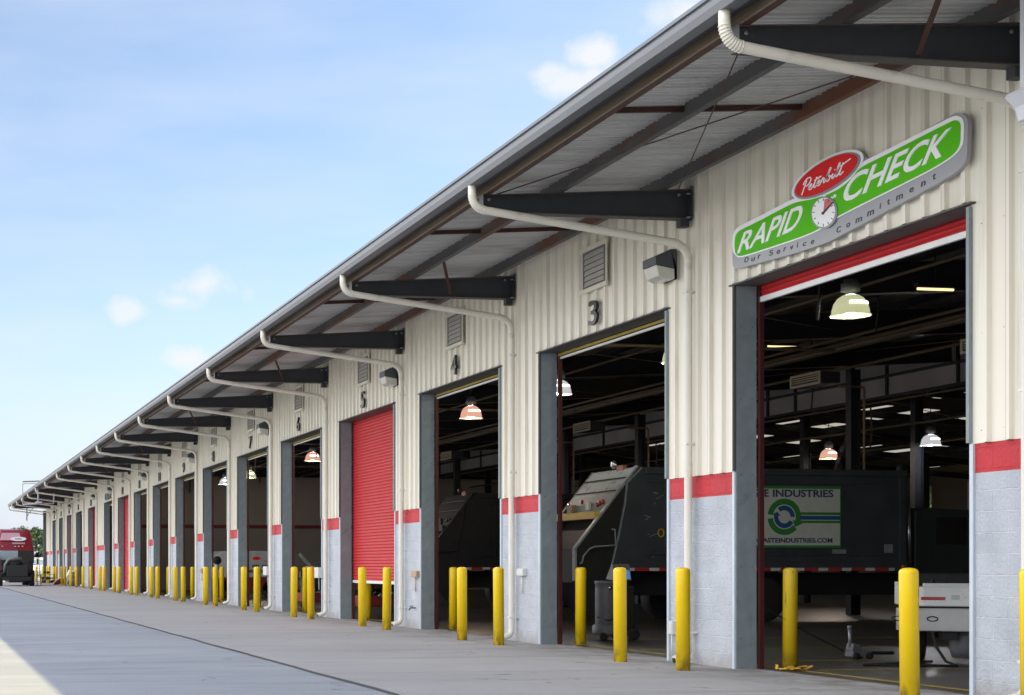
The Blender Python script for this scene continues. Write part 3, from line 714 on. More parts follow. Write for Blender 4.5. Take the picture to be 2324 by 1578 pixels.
for i, (t, wd) in enumerate(BAYS):
    idx = i-1
    if wd not in fcache: fcache[wd] = make_frame(wd); fcache[wd].location.y = t
    else: place_child(fcache[wd], t)
    if idx in closed or idx == 0:
        o = make_curtain(wd, closed.get(idx, 4.605)); o.location.y = t
    else:
        if wd not in ocache: ocache[wd] = make_open(wd); ocache[wd].location.y = t
        else: place_child(ocache[wd], t)
    yc = t-wd/2
    if idx in names:
        s = names[idx]; hgt = .37; wdt = (.30 if len(s) == 1 else .26*len(s)) if len(s) < 3 else 2.6
        if s == '1' : wdt = .15
        if s == '11': wdt = .38
        nb = MB()
        add_text(nb, s, lambda u, v, q: (9.952+.022*q, yc+wdt/2-u*wdt, 4.935+v*hgt), offset=.006)
        o = nb.build('bay_number', M_black, BLD)
    if idx >= 1 and idx != 12:
        if vent0 is None: vent0 = make_vent(); vent0.location.y = yc; vent0.location.x = -.022
        else: place_child(vent0, yc)
# panel screws on the visible siding
b = MB()
for (y0, y1) in ((11.7, 13.2), (17.8, 19.3), (23.9, 25.4)):
    k = math.ceil(y0/PITCH)
    while k*PITCH+.05 < y1:
        for z in (2.62, 3.55, 4.6, 5.7):
            yy = k*PITCH+.045+rnd.uniform(-.01,.01); b.lathe([(.0,-.008),(.007,-.008),(.009,0),(0,0)], (10.03, yy, z+rnd.uniform(-.01,.01)), 6, 'x')
        k += 1
b.build('screws', M_boxtan, BLD)
# white boxed soffit at the near corner
cb = MB(); cb.box(9.3, 10.02, 6.0, 11.72, 5.37, 6.25); cbo = cb.build('boxed_canopy', M_offwt, BLD)
c2 = MB(); c2.prism([(9.3,5.37),(9.22,5.375),(9.20,5.34),(9.295,5.26),(9.33,5.15),(9.40,5.13),(9.9,5.13),(9.9,5.37)], lambda a, c, y: (a, y, c), 5.98, 11.78); c2.build('cornice', M_offwt, cbo)
c3 = MB().box(9.38, 10.02, 6.1, 11.7, 5.11, 5.125); c3.build('soffit', M_soffb, cbo)

# interior frame
bl = [12.6+6.1*i for i in range(-1, 12)] + [92, 100, 108, 116]
for y in bl:
    b = MB()
    for (xa, xb) in ((10.35, 33), (33, 55.7)):
        za, zb = roof_bot(xa)-.01, roof_bot(xb-.001)-.01; e_ = .62 if xa < 20 else .28
        b.hexa([(xa,y-.01,za-e_*.8),(xb,y-.01,zb-e_),(xb,y+.01,zb-e_),(xa,y+.01,za-e_*.8),(xa,y-.01,za),(xb,y-.01,zb),(xb,y+.01,zb),(xa,y+.01,za)])
        for e0, e1 in ((-e_*.8,-e_),):
            b.hexa([(xa,y-.1,za+e0-.015),(xb,y-.1,zb+e1-.015),(xb,y+.1,zb+e1-.015),(xa,y+.1,za+e0-.015),(xa,y-.1,za+e0),(xb,y-.1,zb+e1),(xb,y+.1,zb+e1),(xa,y+.1,za+e0)])
    rf_ = b.build('rafter', M_steeli, BLD)
    fb = MB()
    for (xa, xb) in ((10.35, 33), (33, 55.7)):
        e_ = .62 if xa < 20 else .28; za, zb = roof_bot(xa)-.03-e_*.8, roof_bot(xb-.001)-.03-e_
        fb.hexa([(xa,y-.09,za-.006),(xb,y-.09,zb-.006),(xb,y+.09,zb-.006),(xa,y+.09,za-.006),(xa,y-.09,za),(xb,y-.09,zb),(xb,y+.09,zb),(xa,y+.09,za)])
    fb.build('lower_flange', M_tan, rf_)
    if 12 < y < 80:
        for x, n_ in ((13.2, 1.5), (17.5, 1.1), (22.6, 1.8), (28.6, 1.3), (36.0, 1.7)):
            if rnd.random() < .75:
                yy = y+rnd.uniform(.6, 5.2); z0 = roof_bot(x); MB().tube([(x, yy, z0), (x+.05, yy, z0-n_*.6), (x+.02, yy+.04, z0-n_)], rnd.choice((.014,.02,.03)), 6).build('hanging_hose', M_blackr if rnd.random() < .6 else M_tan, BLD)
    if 20 < y < 80:
        MB().tube([(24.4, y+.3, 7.0), (30.6, y+6.0, 7.3)], .012, 6).build('brace_rod', M_tan, rf_); MB().tube([(30.6, y+.3, 7.3), (24.4, y+6.0, 7.0)], .012, 6).build('brace_rod', M_tan, rf_)
        MB().tube([(34.0, y+.3, 7.2), (44.0, y+6.0, 6.6)], .014, 6).build('brace_rod', M_tan, rf_); MB().tube([(12.0, y+.2, 6.1), (20.0, y+6.0, 6.5)], .012, 6).build('brace_rod', M_tan, rf_)
    for x in (24.4, 30.6, 44.0):
        c = MB().box(x-.12, x+.12, y-.012+.0, y+.012, .016, roof_bot(x)-.7); c.box(x-.14, x-.12, y-.12, y+.12, .016, roof_bot(x)-.7); c.box(x+.12, x+.14, y-.12, y+.12, .016, roof_bot(x)-.7)
        co_ = c.build('column', M_steeli, BLD)
        if x == 24.4 and y < 60:
            p = MB(); p.tube([(x-.5,y-.15,6.05),(x+.14,y-.15,6.05)]+elbow((x-.5,y-.15,6.05),(x+.22,y-.15,6.05),(x+.22,y-.15,.2),.08)+[(x+.22,y-.15,1.0)], .035, 8); p.build('conduit', M_tan, co_)
# clerestory band of insulation panels and its dark framing
b = MB().box(27.3, 27.36, 5, PWY, 6.2, 7.3); b.build('insulation_band', M_band, BLD)
b = MB(); y = 6
while y < PWY-1:
    b.box(27.24, 27.298, y, y+.09, 6.2, 7.3); y += rnd.choice((3.05, 3.05, 1.6))
b.box(27.22, 27.298, 5, PWY, 6.72, 6.8); b.box(27.18, 27.4, 5, PWY, 6.12, 6.198)
b.build('band_framing', M_steeli, BLD)
b = MB()
for x, z, r in ((20.1, 6.22, .05), (20.35, 6.16, .035), (19.8, 6.28, .035), (19.9, 6.1, .05), (15.5, 6.0, .03), (23.2, 6.35, .04), (26.2, 5.85, .03), (29.4, 5.6, .035), (33.0, 5.4, .03)): b.tube([(x, 6, z), (x, PWY-1, z)], r, 8)
b.build('overhead_pipes', mat('overhead_pipe', (.13,.10,.06), .5, var=.3, scale=.5), BLD)
for y in (27.9, 40.1, 52.3, 58.4, 64.5): MB().tube([(11.2, y, 5.62), (18, y, 5.62)], .03, 8).build('conduit_run', M_tan, BLD)
# ceiling insulation in the far slope, its reflected light put in as emission
sk = mat('insulation_glow', (.6,.6,.55), .6, var=.25, scale=.6, emit=(.62,.58,.50), estr=.32)
def glow_strip(x, y, ln, wd):
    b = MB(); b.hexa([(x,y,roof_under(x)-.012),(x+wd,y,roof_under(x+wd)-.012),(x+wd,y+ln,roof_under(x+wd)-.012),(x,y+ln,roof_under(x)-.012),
            (x,y,roof_under(x)-.002),(x+wd,y,roof_under(x+wd)-.002),(x+wd,y+ln,roof_under(x+wd)-.002),(x,y+ln,roof_under(x)-.002)]); b.build('ceiling_glow_strip', sk, BLD)
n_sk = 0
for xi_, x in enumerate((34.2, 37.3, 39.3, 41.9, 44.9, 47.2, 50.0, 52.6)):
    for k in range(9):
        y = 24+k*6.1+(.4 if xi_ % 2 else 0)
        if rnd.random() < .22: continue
        glow_strip(x, y+rnd.uniform(-.3,.3), rnd.choice((2.4,3.3,4.0)), .62)

# ------------------------------------------------------------------ wall packs
def make_wallpack():
    t = thing('wall_light', '', 'wall light', (0,0,0), 'square floodlights beside the downspouts')
    b = MB(); b.prism([(0,0),(0,.40),(-.08,.40),(-.30,.30),(-.30,.19),(0,.14)], lambda a, c, y: (a, y, c), -.19, .19); b.build('housing', M_lamph, t, bevel=.006)
    l_ = MB(); l_.prism([(-.292,.186),(-.25,.04),(-.17,-.0),(-.02,.0),(-.02,.142)], lambda a, c, y: (a, y, c), -.18, .18); l_.build('lens', M_lens, t, bevel=.012)
    m = MB().box(0, .02, -.17, .17, .0, .38); m.build('back_plate', M_lamph, t)
    return t
wp0 = make_wallpack()
bayname = {0:'the nearest bay under the green sign',1:'bay 3',2:'bay 4',3:'half-closed bay 5',4:'bay 6',5:'bay 7',6:'bay 8',7:'bay 9',8:'the open bay just past bay 9',9:'the second bay past bay 9',
           10:'the nearer fully shut red bay',11:'the open bay with a word over it',12:'the farther fully shut red bay',13:'the bay just past the farther shut red one',14:'the fourth bay from the far corner',15:'the second bay from the far corner',16:'the last bay by the far corner'}
bayname[14] = 'the third bay from the far corner'
wps = [(19.25, 1), (31.4, 3), (43.65, 5), (55.85, 7), (68.0, 9), (80.7, 11), (88.6, 12), (103.2, 14), (115.3, 16)]
for k, (y, bi) in enumerate(wps):
    lab = 'square floodlight beside the downspout near %s' % bayname[bi]
    if k == 0: wp0.location = (9.975, y, 5.16); wp0['label'] = lab
    else: dup(wp0, (9.975, y, 5.16), label=lab)

# ------------------------------------------------------------------ bollards
def make_bollard(m, h=1.27):
    b = MB(); r = .087
    b.lathe([(r,0),(r,h-.055),(r*.985,h-.035),(r*.9,h-.018),(r*.65,h-.006),(r*.3,h)], (0,0,0), 28)
    return b.build('bollard', m)
def foot_grime(m):
    t = m.node_tree; n_ = t.nodes; l = t.links; bs = n_['Principled BSDF']; src = bs.inputs['Base Color'].links[0].from_socket
    g = n_.new('ShaderNodeTexCoord'); sp = n_.new('ShaderNodeSeparateXYZ'); l.new(g.outputs['Object'], sp.inputs[0])
    oi = n_.new('ShaderNodeObjectInfo'); ad = n_.new('ShaderNodeVectorMath'); ad.operation = 'ADD'; l.new(g.outputs['Object'], ad.inputs[0]); l.new(oi.outputs['Location'], ad.inputs[1])
    def nzz(sc_, det, sx, sz):
        mpn = n_.new('ShaderNodeMapping'); mpn.inputs['Scale'].default_value = (sx, sx, sz); l.new(ad.outputs[0], mpn.inputs['Vector'])
        q = n_.new('ShaderNodeTexNoise'); q.inputs['Scale'].default_value = sc_; q.inputs['Detail'].default_value = det; l.new(mpn.outputs[0], q.inputs['Vector']); return q.outputs['Fac']
    def mr(v, a, b_, c=0, d=1):
        q = n_.new('ShaderNodeMapRange'); q.inputs['From Min'].default_value = a; q.inputs['From Max'].default_value = b_; q.inputs['To Min'].default_value = c; q.inputs['To Max'].default_value = d; l.new(v, q.inputs['Value']); return q.outputs[0]
    def mu(op, a, b_):
        q = n_.new('ShaderNodeMath'); q.operation = op; q.use_clamp = True
        for i_, v in enumerate((a, b_)):
            if isinstance(v, float): q.inputs[i_].default_value = v
            else: l.new(v, q.inputs[i_])
        return q.outputs[0]
    low = mu('MULTIPLY', mr(sp.outputs['Z'], .02, .26, 1, 0), mr(nzz(11, 6, 1, .6), .42, .62))
    scr = mu('MULTIPLY', mr(nzz(16, 3, 1, .18), .66, .70, 0, .8), mr(nzz(2.5, 2, 1, 1), .48, .6))
    f = mu('MAXIMUM', mu('MULTIPLY', low, .75), scr)
    mx_ = n_.new('ShaderNodeMix'); mx_.data_type = 'RGBA'; l.new(f, mx_.inputs['Factor']); l.new(src, mx_.inputs['A']); mx_.inputs['B'].default_value = (.10,.07,.035,1)
    l.new(mx_.outputs['Result'], bs.inputs['Base Color'])
foot_grime(M_yellow); foot_grime(M_yellowi)
bo0 = make_bollard(M_yellow); bo1 = make_bollard(M_yellowi)
G1 = 'yellow bollards standing outside the bay doors'; G2 = 'yellow bollards standing just inside the bays'
first = True
def put(o, loc, lab, grp, use):
    c = o if use else o.copy()
    if not use: COL.objects.link(c)
    c.location = loc; c.rotation_euler = (rnd.uniform(-.011,.011), rnd.uniform(-.011,.011), rnd.uniform(0, 6.28)); tag(c, lab, 'bollard', grp); return c
for i, (t, wd) in enumerate(BAYS):
    idx = i-1
    if idx == -1:
        put(bo0, (9.22, t-.06, .02), 'yellow bollard cut off by the right edge of the photo', G1, True); continue
    put(bo0, (9.25, t-.12, .02), 'yellow bollard outside the far jamb of %s' % bayname[idx], G1, False)
    put(bo0, (9.25, t-wd-.2, .02), 'yellow bollard outside the near jamb of %s' % bayname[idx], G1, False)
    if idx == 0: put(bo1, (10.68, t-.12, .016), 'yellow bollard scuffed black near its foot just inside the nearest bay', G2, True)
    elif idx < 11: put(bo0, (10.66, t-.12, .016), 'yellow bollard just inside the far jamb of %s' % bayname[idx], G2, False)

# ------------------------------------------------------------------ rapid check sign
def sc_(cx, cy): return ((2300+cx/2.869)/1.399, (350+cy/2.869)/1.399)
SX = 9.978
def sg(cx, cy, d):                                          # sign drawing coordinate onto the sign plane, d metres proud of it
    px, py = sc_(cx, cy); Y, Z = wall_yz(px, py, SX-.05); return (SX-d, Y, Z)
SIGN = thing('shop_sign', 'green and silver RAPID CHECK sign with red oval and stopwatch above the nearest bay', 'sign', (SX, 15.6, 4.8))
def smooth_poly(p, it=2):
    for _ in range(it):
        q = []
        for a, b_ in zip(p, p[1:]+p[:1]):
            q += [(a[0]*.75+b_[0]*.25, a[1]*.75+b_[1]*.25), (a[0]*.25+b_[0]*.75, a[1]*.25+b_[1]*.75)]
        p = q
    return p
def offs(p, d):
    n = len(p); out = []
    area = sum(p[i][0]*p[(i+1)%n][1]-p[(i+1)%n][0]*p[i][1] for i in range(n)); s = 1 if area > 0 else -1
    for i in range(n):
        a, b_, c = Vector(p[i-1]), Vector(p[i]), Vector(p[(i+1)%n])
        e1 = (b_-a).normalized(); e2 = (c-b_).normalized(); nn = Vector((e1.y+e2.y, -e1.x-e2.x)).normalized()*s
        out.append((b_.x+nn.x*d, b_.y+nn.y*d))
    return out
outer = [(72,1440),(68,1300),(70,1170),(85,1110),(125,1068),(300,985),(480,892),(570,838),(610,795),(632,745),(665,680),(720,605),(790,535),(900,462),(1020,408),(1130,377),(1200,373),(1243,390),(1268,425),(1295,442),(1345,430),(1600,300),(1850,165),(2060,47),(2110,22),(2160,26),(2200,60),(2213,110),(2210,260),(2205,420),(2185,480),(2135,545),(2050,605),(1780,755),(1500,905),(1250,1040),(1070,1135),(960,1193),(890,1222),(700,1285),(500,1342),(300,1395),(120,1447)]
green = [(97,1180),(110,1130),(142,1095),(300,1020),(480,925),(620,852),(690,833),(760,820),(860,797),(960,763),(1070,705),(1170,615),(1225,540),(1285,500),(1500,395),(1800,240),(2060,108),(2105,90),(2140,100),(2156,135),(2154,230),(2150,310),(2120,372),(2060,430),(1900,530),(1700,632),(1500,732),(1300,832),(1100,932),(970,1005),(880,1075),(740,1140),(600,1188),(380,1262),(150,1335),(112,1322),(97,1285)]
outer = smooth_poly(outer); green = smooth_poly(green)
def layer(name, poly, m, d0, d1, parent=SIGN):
    b = MB(); b.prism(poly, lambda a, c, d: sg(a, c, d), d0, d1); return b.build(name, m, parent)
layer('backing_panel', outer, M_silver, .0, .045)
layer('pale_rim', [(x-1, y-17) for x, y in offs(green, 24)], mat('sign_rim_pale', (.95,.95,.98), .35, var=.03), .045, .0485)
layer('raised_border', offs(green, 12), M_signwt, .0487, .052)
layer('green_panel', green, M_signgr, .052, .056)
def ell(cx, cy, a, b_, ang, n=64): return [(cx+a*math.cos(t)*math.cos(ang)-b_*math.sin(t)*math.sin(ang), cy+a*math.cos(t)*math.sin(ang)+b_*math.sin(t)*math.cos(ang)) for t in [2*math.pi*k/n for k in range(n)]]
EA = -R(31.5)
layer('oval_white_edge', ell(946, 592, 372, 146, EA), M_signwt, .0525, .060)
layer('oval_rim', ell(948, 598, 345, 133, EA), M_signrim, .060, .066)
ovp = layer('oval_badge', ell(942, 594, 324, 119, EA), M_signrd, .066, .071)
# stopwatch
layer('stopwatch_rim', ell(921, 934, 117, 148, .18), M_signrim, .0565, .068)
wf = layer('stopwatch_face', ell(918, 932, 104, 134, .18), M_signwt, .068, .0715)
b = MB()
for k in range(12):
    a = 2*math.pi*k/12; c_, s_ = math.cos(a), math.sin(a)
    p0 = Vector((918+c_*100, 932+s_*128)); p1 = Vector((918+c_*80, 932+s_*103)); nn = Vector((-(p1-p0).y, (p1-p0).x)).normalized()*3
    b.prism([tuple(p0+nn), tuple(p0-nn), tuple(p1-nn), tuple(p1+nn)], lambda x, y, d: sg(x, y, d), .0715, .0735)
b.prism([(912,950),(905,938),(1003,838),(1010,846),(925,945)], lambda x, y, d: sg(x, y, d), .0742, .0762)
b.prism(ell(917,940,12,14,0,16), lambda x, y, d: sg(x, y, d), .0764, .079)
b.build('dial_marks', M_signdk, wf)
b = MB(); b.prism([(918,932),(928,812),(965,806),(1003,840)], lambda x, y, d: sg(x, y, d), .0717, .0728); b.build('dial_wedge', M_signpk, wf)
b = MB()
for q in ([(905,790),(912,772),(935,775),(925,800)], [(1000,790),(1012,768),(1032,772),(1022,800)], [(980,795),(990,785),(1005,800),(998,808)]): b.prism(q, lambda x, y, d: sg(x, y, d), .0565, .066)
b.build('stopwatch_buttons', M_signwt, SIGN)
def quadmap(BL, BR, TR, TL, d0, d1):
    def f(u, v, q):
        x = (BL[0]*(1-u)+BR[0]*u)*(1-v)+(TL[0]*(1-u)+TR[0]*u)*v; y = (BL[1]*(1-u)+BR[1]*u)*(1-v)+(TL[1]*(1-u)+TR[1]*u)*v
        return sg(x, y, d0+(d1-d0)*(q+1)/2)
    return f
b = MB(); add_text(b, 'RAPID', quadmap((122,1310),(668,1082),(752,838),(188,1112), .056, .064), offset=.012)
b.build('lettering', M_signwt, SIGN)
b = MB(); add_text(b, 'CHECK', quadmap((1058,868),(1985,425),(2100,142),(1150,602), .056, .064), offset=.016)
b.build('lettering', M_signwt, SIGN)
b = MB()
for ch, x, y, s in [('O',196,1388,50),('u',256,1378,37),('r',312,1354,38),('S',422,1325,50),('e',487,1310,37),('r',545,1287,38),('v',607,1272,37),('i',661,1252,50),('c',724,1240,37),('e',797,1220,37),
                    ('C',1036,1116,56),('o',1123,1068,42),('m',1220,1022,44),('m',1327,960,46),('i',1415,898,52),('t',1490,862,50),('m',1590,815,46),('e',1700,750,46),('n',1807,693,46),('t',1906,634,56)]:
    w_ = {'m': 1.35, 'i': .16, 't': .5, 'r': .55, 'O': .8, 'S': .66, 'C': .72}.get(ch, .85)*s*.95; sl_ = -.30-.18*(x/2200)
    add_text(b, ch, quadmap((x-w_/2,y-sl_*w_/2),(x+w_/2,y+sl_*w_/2),(x+w_/2+5,y+sl_*w_/2-s),(x-w_/2+5,y-sl_*w_/2-s), .045, .049), offset=.01)
b.build('small_lettering', M_signdk, SIGN)
# script lettering on the oval, drawn as brush strokes: u along the baseline, v up (x height = 1)
U = Vector((1.10, -.545)); V = Vector((11, -49)); O_ = Vector((728, 762))
def sp2(u, v): p = O_+U*u+V*v; return (p.x, p.y)
strokes = [
 [(-4,-.25),(2,.7),(8,1.6),(14,2.3)], [(-10,1.7),(-2,2.25),(15,2.65),(38,2.6),(50,2.2),(48,1.65),(34,1.25),(16,1.15)],
 [(44,.35),(58,.6),(68,.9),(64,1.15),(54,1.0),(48,.6),(54,.15),(68,.05),(80,.3)],
 [(80,.3),(92,1.0),(102,2.0)], [(102,2.0),(94,1.0),(92,.3),(100,.02),(112,.25)], [(84,1.5),(104,1.55),(140,1.75)],
 [(112,.25),(126,.55),(136,.85),(132,1.1),(122,.95),(116,.55),(122,.12),(136,.05),(146,.3)],
 [(146,.3),(156,.95),(162,1.1),(172,.95),(170,.4),(176,.05),(188,.25)],
 [(188,.25),(202,1.3),(214,2.3),(208,2.5),(200,1.8),(196,.6),(200,.05),(214,.05),(224,.5),(218,1.0),(206,.85)],[(222,.8),(236,.7)],
 [(236,.5),(244,1.05)],[(244,1.05),(242,.4),(248,.03),(262,.3)],[(250,1.6),(253,1.72)],
 [(262,.3),(280,1.4),(290,2.4),(283,2.6),(276,1.9),(272,.7),(278,.05),(292,.2)],
 [(292,.2),(306,1.2),(318,2.3)],[(318,2.3),(308,1.2),(304,.35),(312,.02),(328,.25),(338,.4)],[(296,1.75),(318,1.9),(378,2.35)]]
b = MB(); HW = 5.2
for k_, st in enumerate(strokes):
    pts = [Vector(sp2(u, v)) for u, v in st]
    sm_ = []
    for i in range(len(pts)-1):                            # catmull-rom
        p0, p1, p2, p3 = pts[max(i-1,0)], pts[i], pts[i+1], pts[min(i+2,len(pts)-1)]
        for s in range(4):
            t = s/4; sm_.append(.5*((2*p1)+(p2-p0)*t+(2*p0-5*p1+4*p2-p3)*t*t+(-p0+3*p1-3*p2+p3)*t**3))
    sm_.append(pts[-1]); L_, R_ = [], []
    for i, p in enumerate(sm_):
        d = (sm_[min(i+1,len(sm_)-1)]-sm_[max(i-1,0)]).normalized(); nn = Vector((-d.y, d.x))*HW; L_.append(p+nn); R_.append(p-nn)
    dz_ = .071+.0004*(k_ % 3)
    for i in range(len(sm_)-1):
        q = [L_[i], L_[i+1], R_[i+1], R_[i]]
        b.poly([sg(c.x, c.y, dz_+.003) for c in q])
b.build('script_lettering', M_signwt, ovp)
b = MB(); 
for q in ((1750,450),(1300,650),(400,1150)):
    _, yy, z_ = sg(q[0], q[1], 0); b.box(9.986, 10.02, yy, yy+.05, z_-.12, z_+.12)
b.build('mounting_bracket', M_ventfr, SIGN)

# ------------------------------------------------------------------ boxes and taps on the piers
def wall_item(name, lab, cat, px0, px1, py0, py1, m, dep=.07, group=None, extra=None):
    X = 10.035; ya = on_x(px1, X); yb = on_x(px0, X); z0 = zat(py1, X, (ya+yb)/2); z1 = zat(py0, X, (ya+yb)/2)
    t = thing(name, lab, cat, (X, (ya+yb)/2, z0), group)
    MB().box(X-dep, X, ya, yb, z0, z1).build('box', m, t, bevel=.006)
    MB().box(X-dep-.006, X-dep, ya+.015, yb-.015, z0+.015, z1-.015).build('cover', m, t)
    MB().tube([(X-.03,(ya+yb)/2,z0),(X-.03,(ya+yb)/2,z0-.3)], .012, 8).build('conduit', m, t)
    return t
wall_item('electrical_box', 'tan square electrical box on the pier between bays 4 and 5', 'electrical box', 940, 953, 1296, 1310, M_boxtan)
wall_item('electrical_box', 'white electrical box beside the downspout between bays 3 and 4', 'electrical box', 1181, 1196, 1291, 1307, M_box)
wall_item('disconnect_switch', 'pale grey switch box on the pier just left of the half-closed red bay 5', 'switch box', 720, 733, 1288, 1312, M_box, .12)
wall_item('disconnect_switch', 'pale grey switch box at the near jamb of bay 7', 'switch box', 606, 614, 1286, 1306, M_box, .12)
wall_item('electrical_box', 'small grey electrical box on the pier between bays 8 and 9', 'electrical box', 458, 462, 1290, 1300, M_grey)
wall_item('electrical_box', 'narrow white box low on the pier between the green-sign bay and bay 3', 'electrical box', 1525, 1534, 1410, 1440, M_box, .05)
Y_, Z_ = wall_yz(942, 1380, 10.03)
t = thing('water_tap', 'small dark water tap low on the pier between bays 4 and 5', 'tap', (10.03, Y_, Z_))
MB().tube([(10.035,Y_,Z_),(9.93,Y_,Z_),(9.90,Y_,Z_-.05)], .014, 8).build('spout', M_engine, t)
MB().lathe([(.0,0),(.04,0),(.04,.015),(0,.015)], (9.95,Y_,Z_+.03), 12).build('handle', M_engine, t)

# ------------------------------------------------------------------ interior lamps
def lampmat(name, c, s): return mat(name, tuple(k*.8 for k in c), .25, var=.08, scale=8, emit=c, estr=s)
LC = {'yellow': lampmat('shade_yellow', (.60,.62,.36), .34), 'pink': lampmat('shade_pink', (.80,.42,.30), .36), 'white': lampmat('shade_white', (.60,.60,.62), .34)}
M_bulb = mat('lamp_tube_glow', (1,1,.95), .4, emit=(1,1,.92), estr=2.0)
LCOL = {'yellow': (1,.93,.72), 'pink': (1,.80,.66), 'white': (.97,.97,1)}
def make_highbay(c):
    t = thing('high_bay_lamp', '', 'ceiling lamp', (0,0,0), 'dome lamps hanging inside the bays')
    b = MB(); b.lathe([(.285,0),(.29,.012),(.28,.02),(.272,.09),(.245,.19),(.19,.27),(.12,.315),(.07,.325)], (0,0,0), 32); b.build('shade', LC[c], t)
    b = MB(); b.tube([(.295*math.cos(a),.295*math.sin(a),.004) for a in [2*math.pi*k/24 for k in range(25)]], .008, 6, caps=False); b.build('rim', LC[c], t)
    b = MB(); b.lathe([(.075,.32),(.075,.37),(.14,.375),(.14,.50),(.10,.51),(.10,.56),(.03,.57)], (0,0,0), 20); b.build('ballast', M_grey, t)
    b = MB(); b.tube([(0,0,.57),(0,0,1.25)], .012, 6); b.build('hanger', M_steeli, t)
    b = MB(); a0, a1 = -2.2, -.75
    for z0, z1, r0, r1 in ((.165,.205,.262,.247),):
        n = 10
        for k in range(n):
            p = a0+(a1-a0)*k/n; q = a0+(a1-a0)*(k+1)/n
            b.quad((r0*math.cos(p),r0*math.sin(p),z0),(r0*math.cos(q),r0*math.sin(q),z0),(r1*math.cos(q),r1*math.sin(q),z1),(r1*math.cos(p),r1*math.sin(p),z1), True)
    b.build('bulb_glow', M_bulb, t)
    ld = bpy.data.lights.new('lamp_light', 'POINT'); ld.energy = 380; ld.shadow_soft_size = .12; ld.color = LCOL[c]
    lo = bpy.data.objects.new('lamp_light', ld); COL.objects.link(lo); lo.parent = t; lo.location = (0, 0, .06)
    return t
lp = {}
def place_lamp(c, loc, lab):
    if c not in lp: lp[c] = make_highbay(c); lp[c].location = loc; lp[c]['label'] = lab
    else: dup(lp[c], loc, label=lab)
LZ = 5.19
for y, c, lab in ((21.6,'yellow','large glowing yellow-green dome lamp hanging in the nearest bay'),(27.1,'yellow','yellow dome lamp half hidden by the near jamb of bay 3'),(32.6,'white','white dome lamp at the far jamb of bay 3'),
               (38.2,'pink','glowing pink dome lamp hanging in bay 4'),(54.7,'pink','glowing pink dome lamp hanging in bay 6'),(65.7,'yellow','yellow dome lamp at the far jamb of bay 7'),(71.2,'white','white dome lamp hanging in bay 8')):
    place_lamp(c, (14.2, y, LZ), lab)
place_lamp('pink', (29.9, 46.7, 4.9), 'small pale pink dome lamp deep inside the nearest bay')
place_lamp('white', (30.0, 41.6, 4.95), 'small white dome lamp deep inside the nearest bay by the near jamb')
M_tubeon = mat('tube_light_on', (.9,.85,.6), .5, emit=(.85,.66,.30), estr=.8)
for (a, c_, X, lab) in (((1737,787),(1820,789),23.0,'long dim yellow strip light upper left inside the nearest bay'), ((2074,657),(2172,657),17.0,'bright yellow strip light upper right inside the nearest bay'),
                  ((1430,842),(1520,843),21.0,'yellow strip light high up inside bay 3')):
    Yc = on_x((a[0]+c_[0])/2, X); z = zat(a[1], X, Yc); ln = (c_[0]-a[0])*(Yc*CT+X*ST)/FPX
    t = thing('strip_light', lab, 'ceiling light', (X, Yc, z), 'strip lights inside the garage')
    MB().box(X-ln/2, X+ln/2, Yc-.06, Yc+.06, z+.02, z+.1).build('housing', M_steeli, t); MB().tube([(X-ln/2+.03,Yc,z),(X+ln/2-.03,Yc,z)], .022, 8).build('tube', M_tubeon, t)
    MB().tube([(X,Yc,z+.1),(X,Yc,roof_bot(X)-.0)], .008, 6).build('hanger', M_steeli, t)
for k, (y, lab) in enumerate(((33.1,'pale louvred heater vent left of the dark column in the nearest bay'), (45.5,'pale louvred heater vent upper left inside bay 3'), (58.2,'pale louvred heater vent inside bay 4'), (27.0,'pale louvred heater vent at the near jamb of the nearest bay'))):
    X = 20.6
    if k == 0:
        t = v0 = thing('heater_vent', lab, 'vent', (X, y, 5.56), 'louvred heater vents under the roof')
        b = MB()
        for z0, z1 in ((5.56,5.61),(5.81,5.86)): b.box(X-.03, X, y-.62, y+.62, z0, z1)
        for y0, y1 in ((y-.62,y-.56),(y+.56,y+.62)): b.box(X-.03, X, y0, y1, 5.61, 5.81)
        b.build('frame', mat('vent_tan', (.34,.29,.20), .6), t)
        b = MB()
        for z in (5.66, 5.71, 5.76): b.box(X-.02, X-.005, y-.56, y+.56, z, z+.02)
        b.build('blades', mat('vent_tan'  , (.34,.29,.20), .6), t)
        MB().box(X, X+.5, y-.6, y+.6, 5.58, 5.84).build('body', M_steeli, t)
    else: dup(v0, (X, y, 5.56), label=lab)
# flag
FX, FY = 24.6, 37.4
b = MB(); nu, nv = 14, 26
def fl(u, v): 
    zz = 5.05-v*2.1-.35*u*(1-v); xx = FX-.25*math.sin(v*3)*1.0-v*.45*u*1.6; yy = FY+.10*math.sin(u*14+v*5)+.3*u*(1-v)
    return (xx+u*.35-.3*v, yy, zz)
fr_, fw_ = MB(), MB()
for i in range(nu):
    for j in range(nv):
        tgt = fr_ if j % 4 < 2 else fw_
        tgt.quad(fl(i/nu,j/nv), fl((i+1)/nu,j/nv), fl((i+1)/nu,(j+1)/nv), fl(i/nu,(j+1)/nv), True)
t = thing('hanging_flag', 'dark striped flag hanging limp from the roof inside the nearest bay', 'flag', (FX, FY, 3.0))
fr_.build('red_stripes', mat('flag_red', (.07,.02,.025), .9), t); fw_.build('pale_stripes', mat('flag_pale', (.13,.11,.12), .9), t)
MB().tube([(FX, FY, 5.05),(FX, FY, 7.0)], .012, 6).build('cord', M_steeli, t)

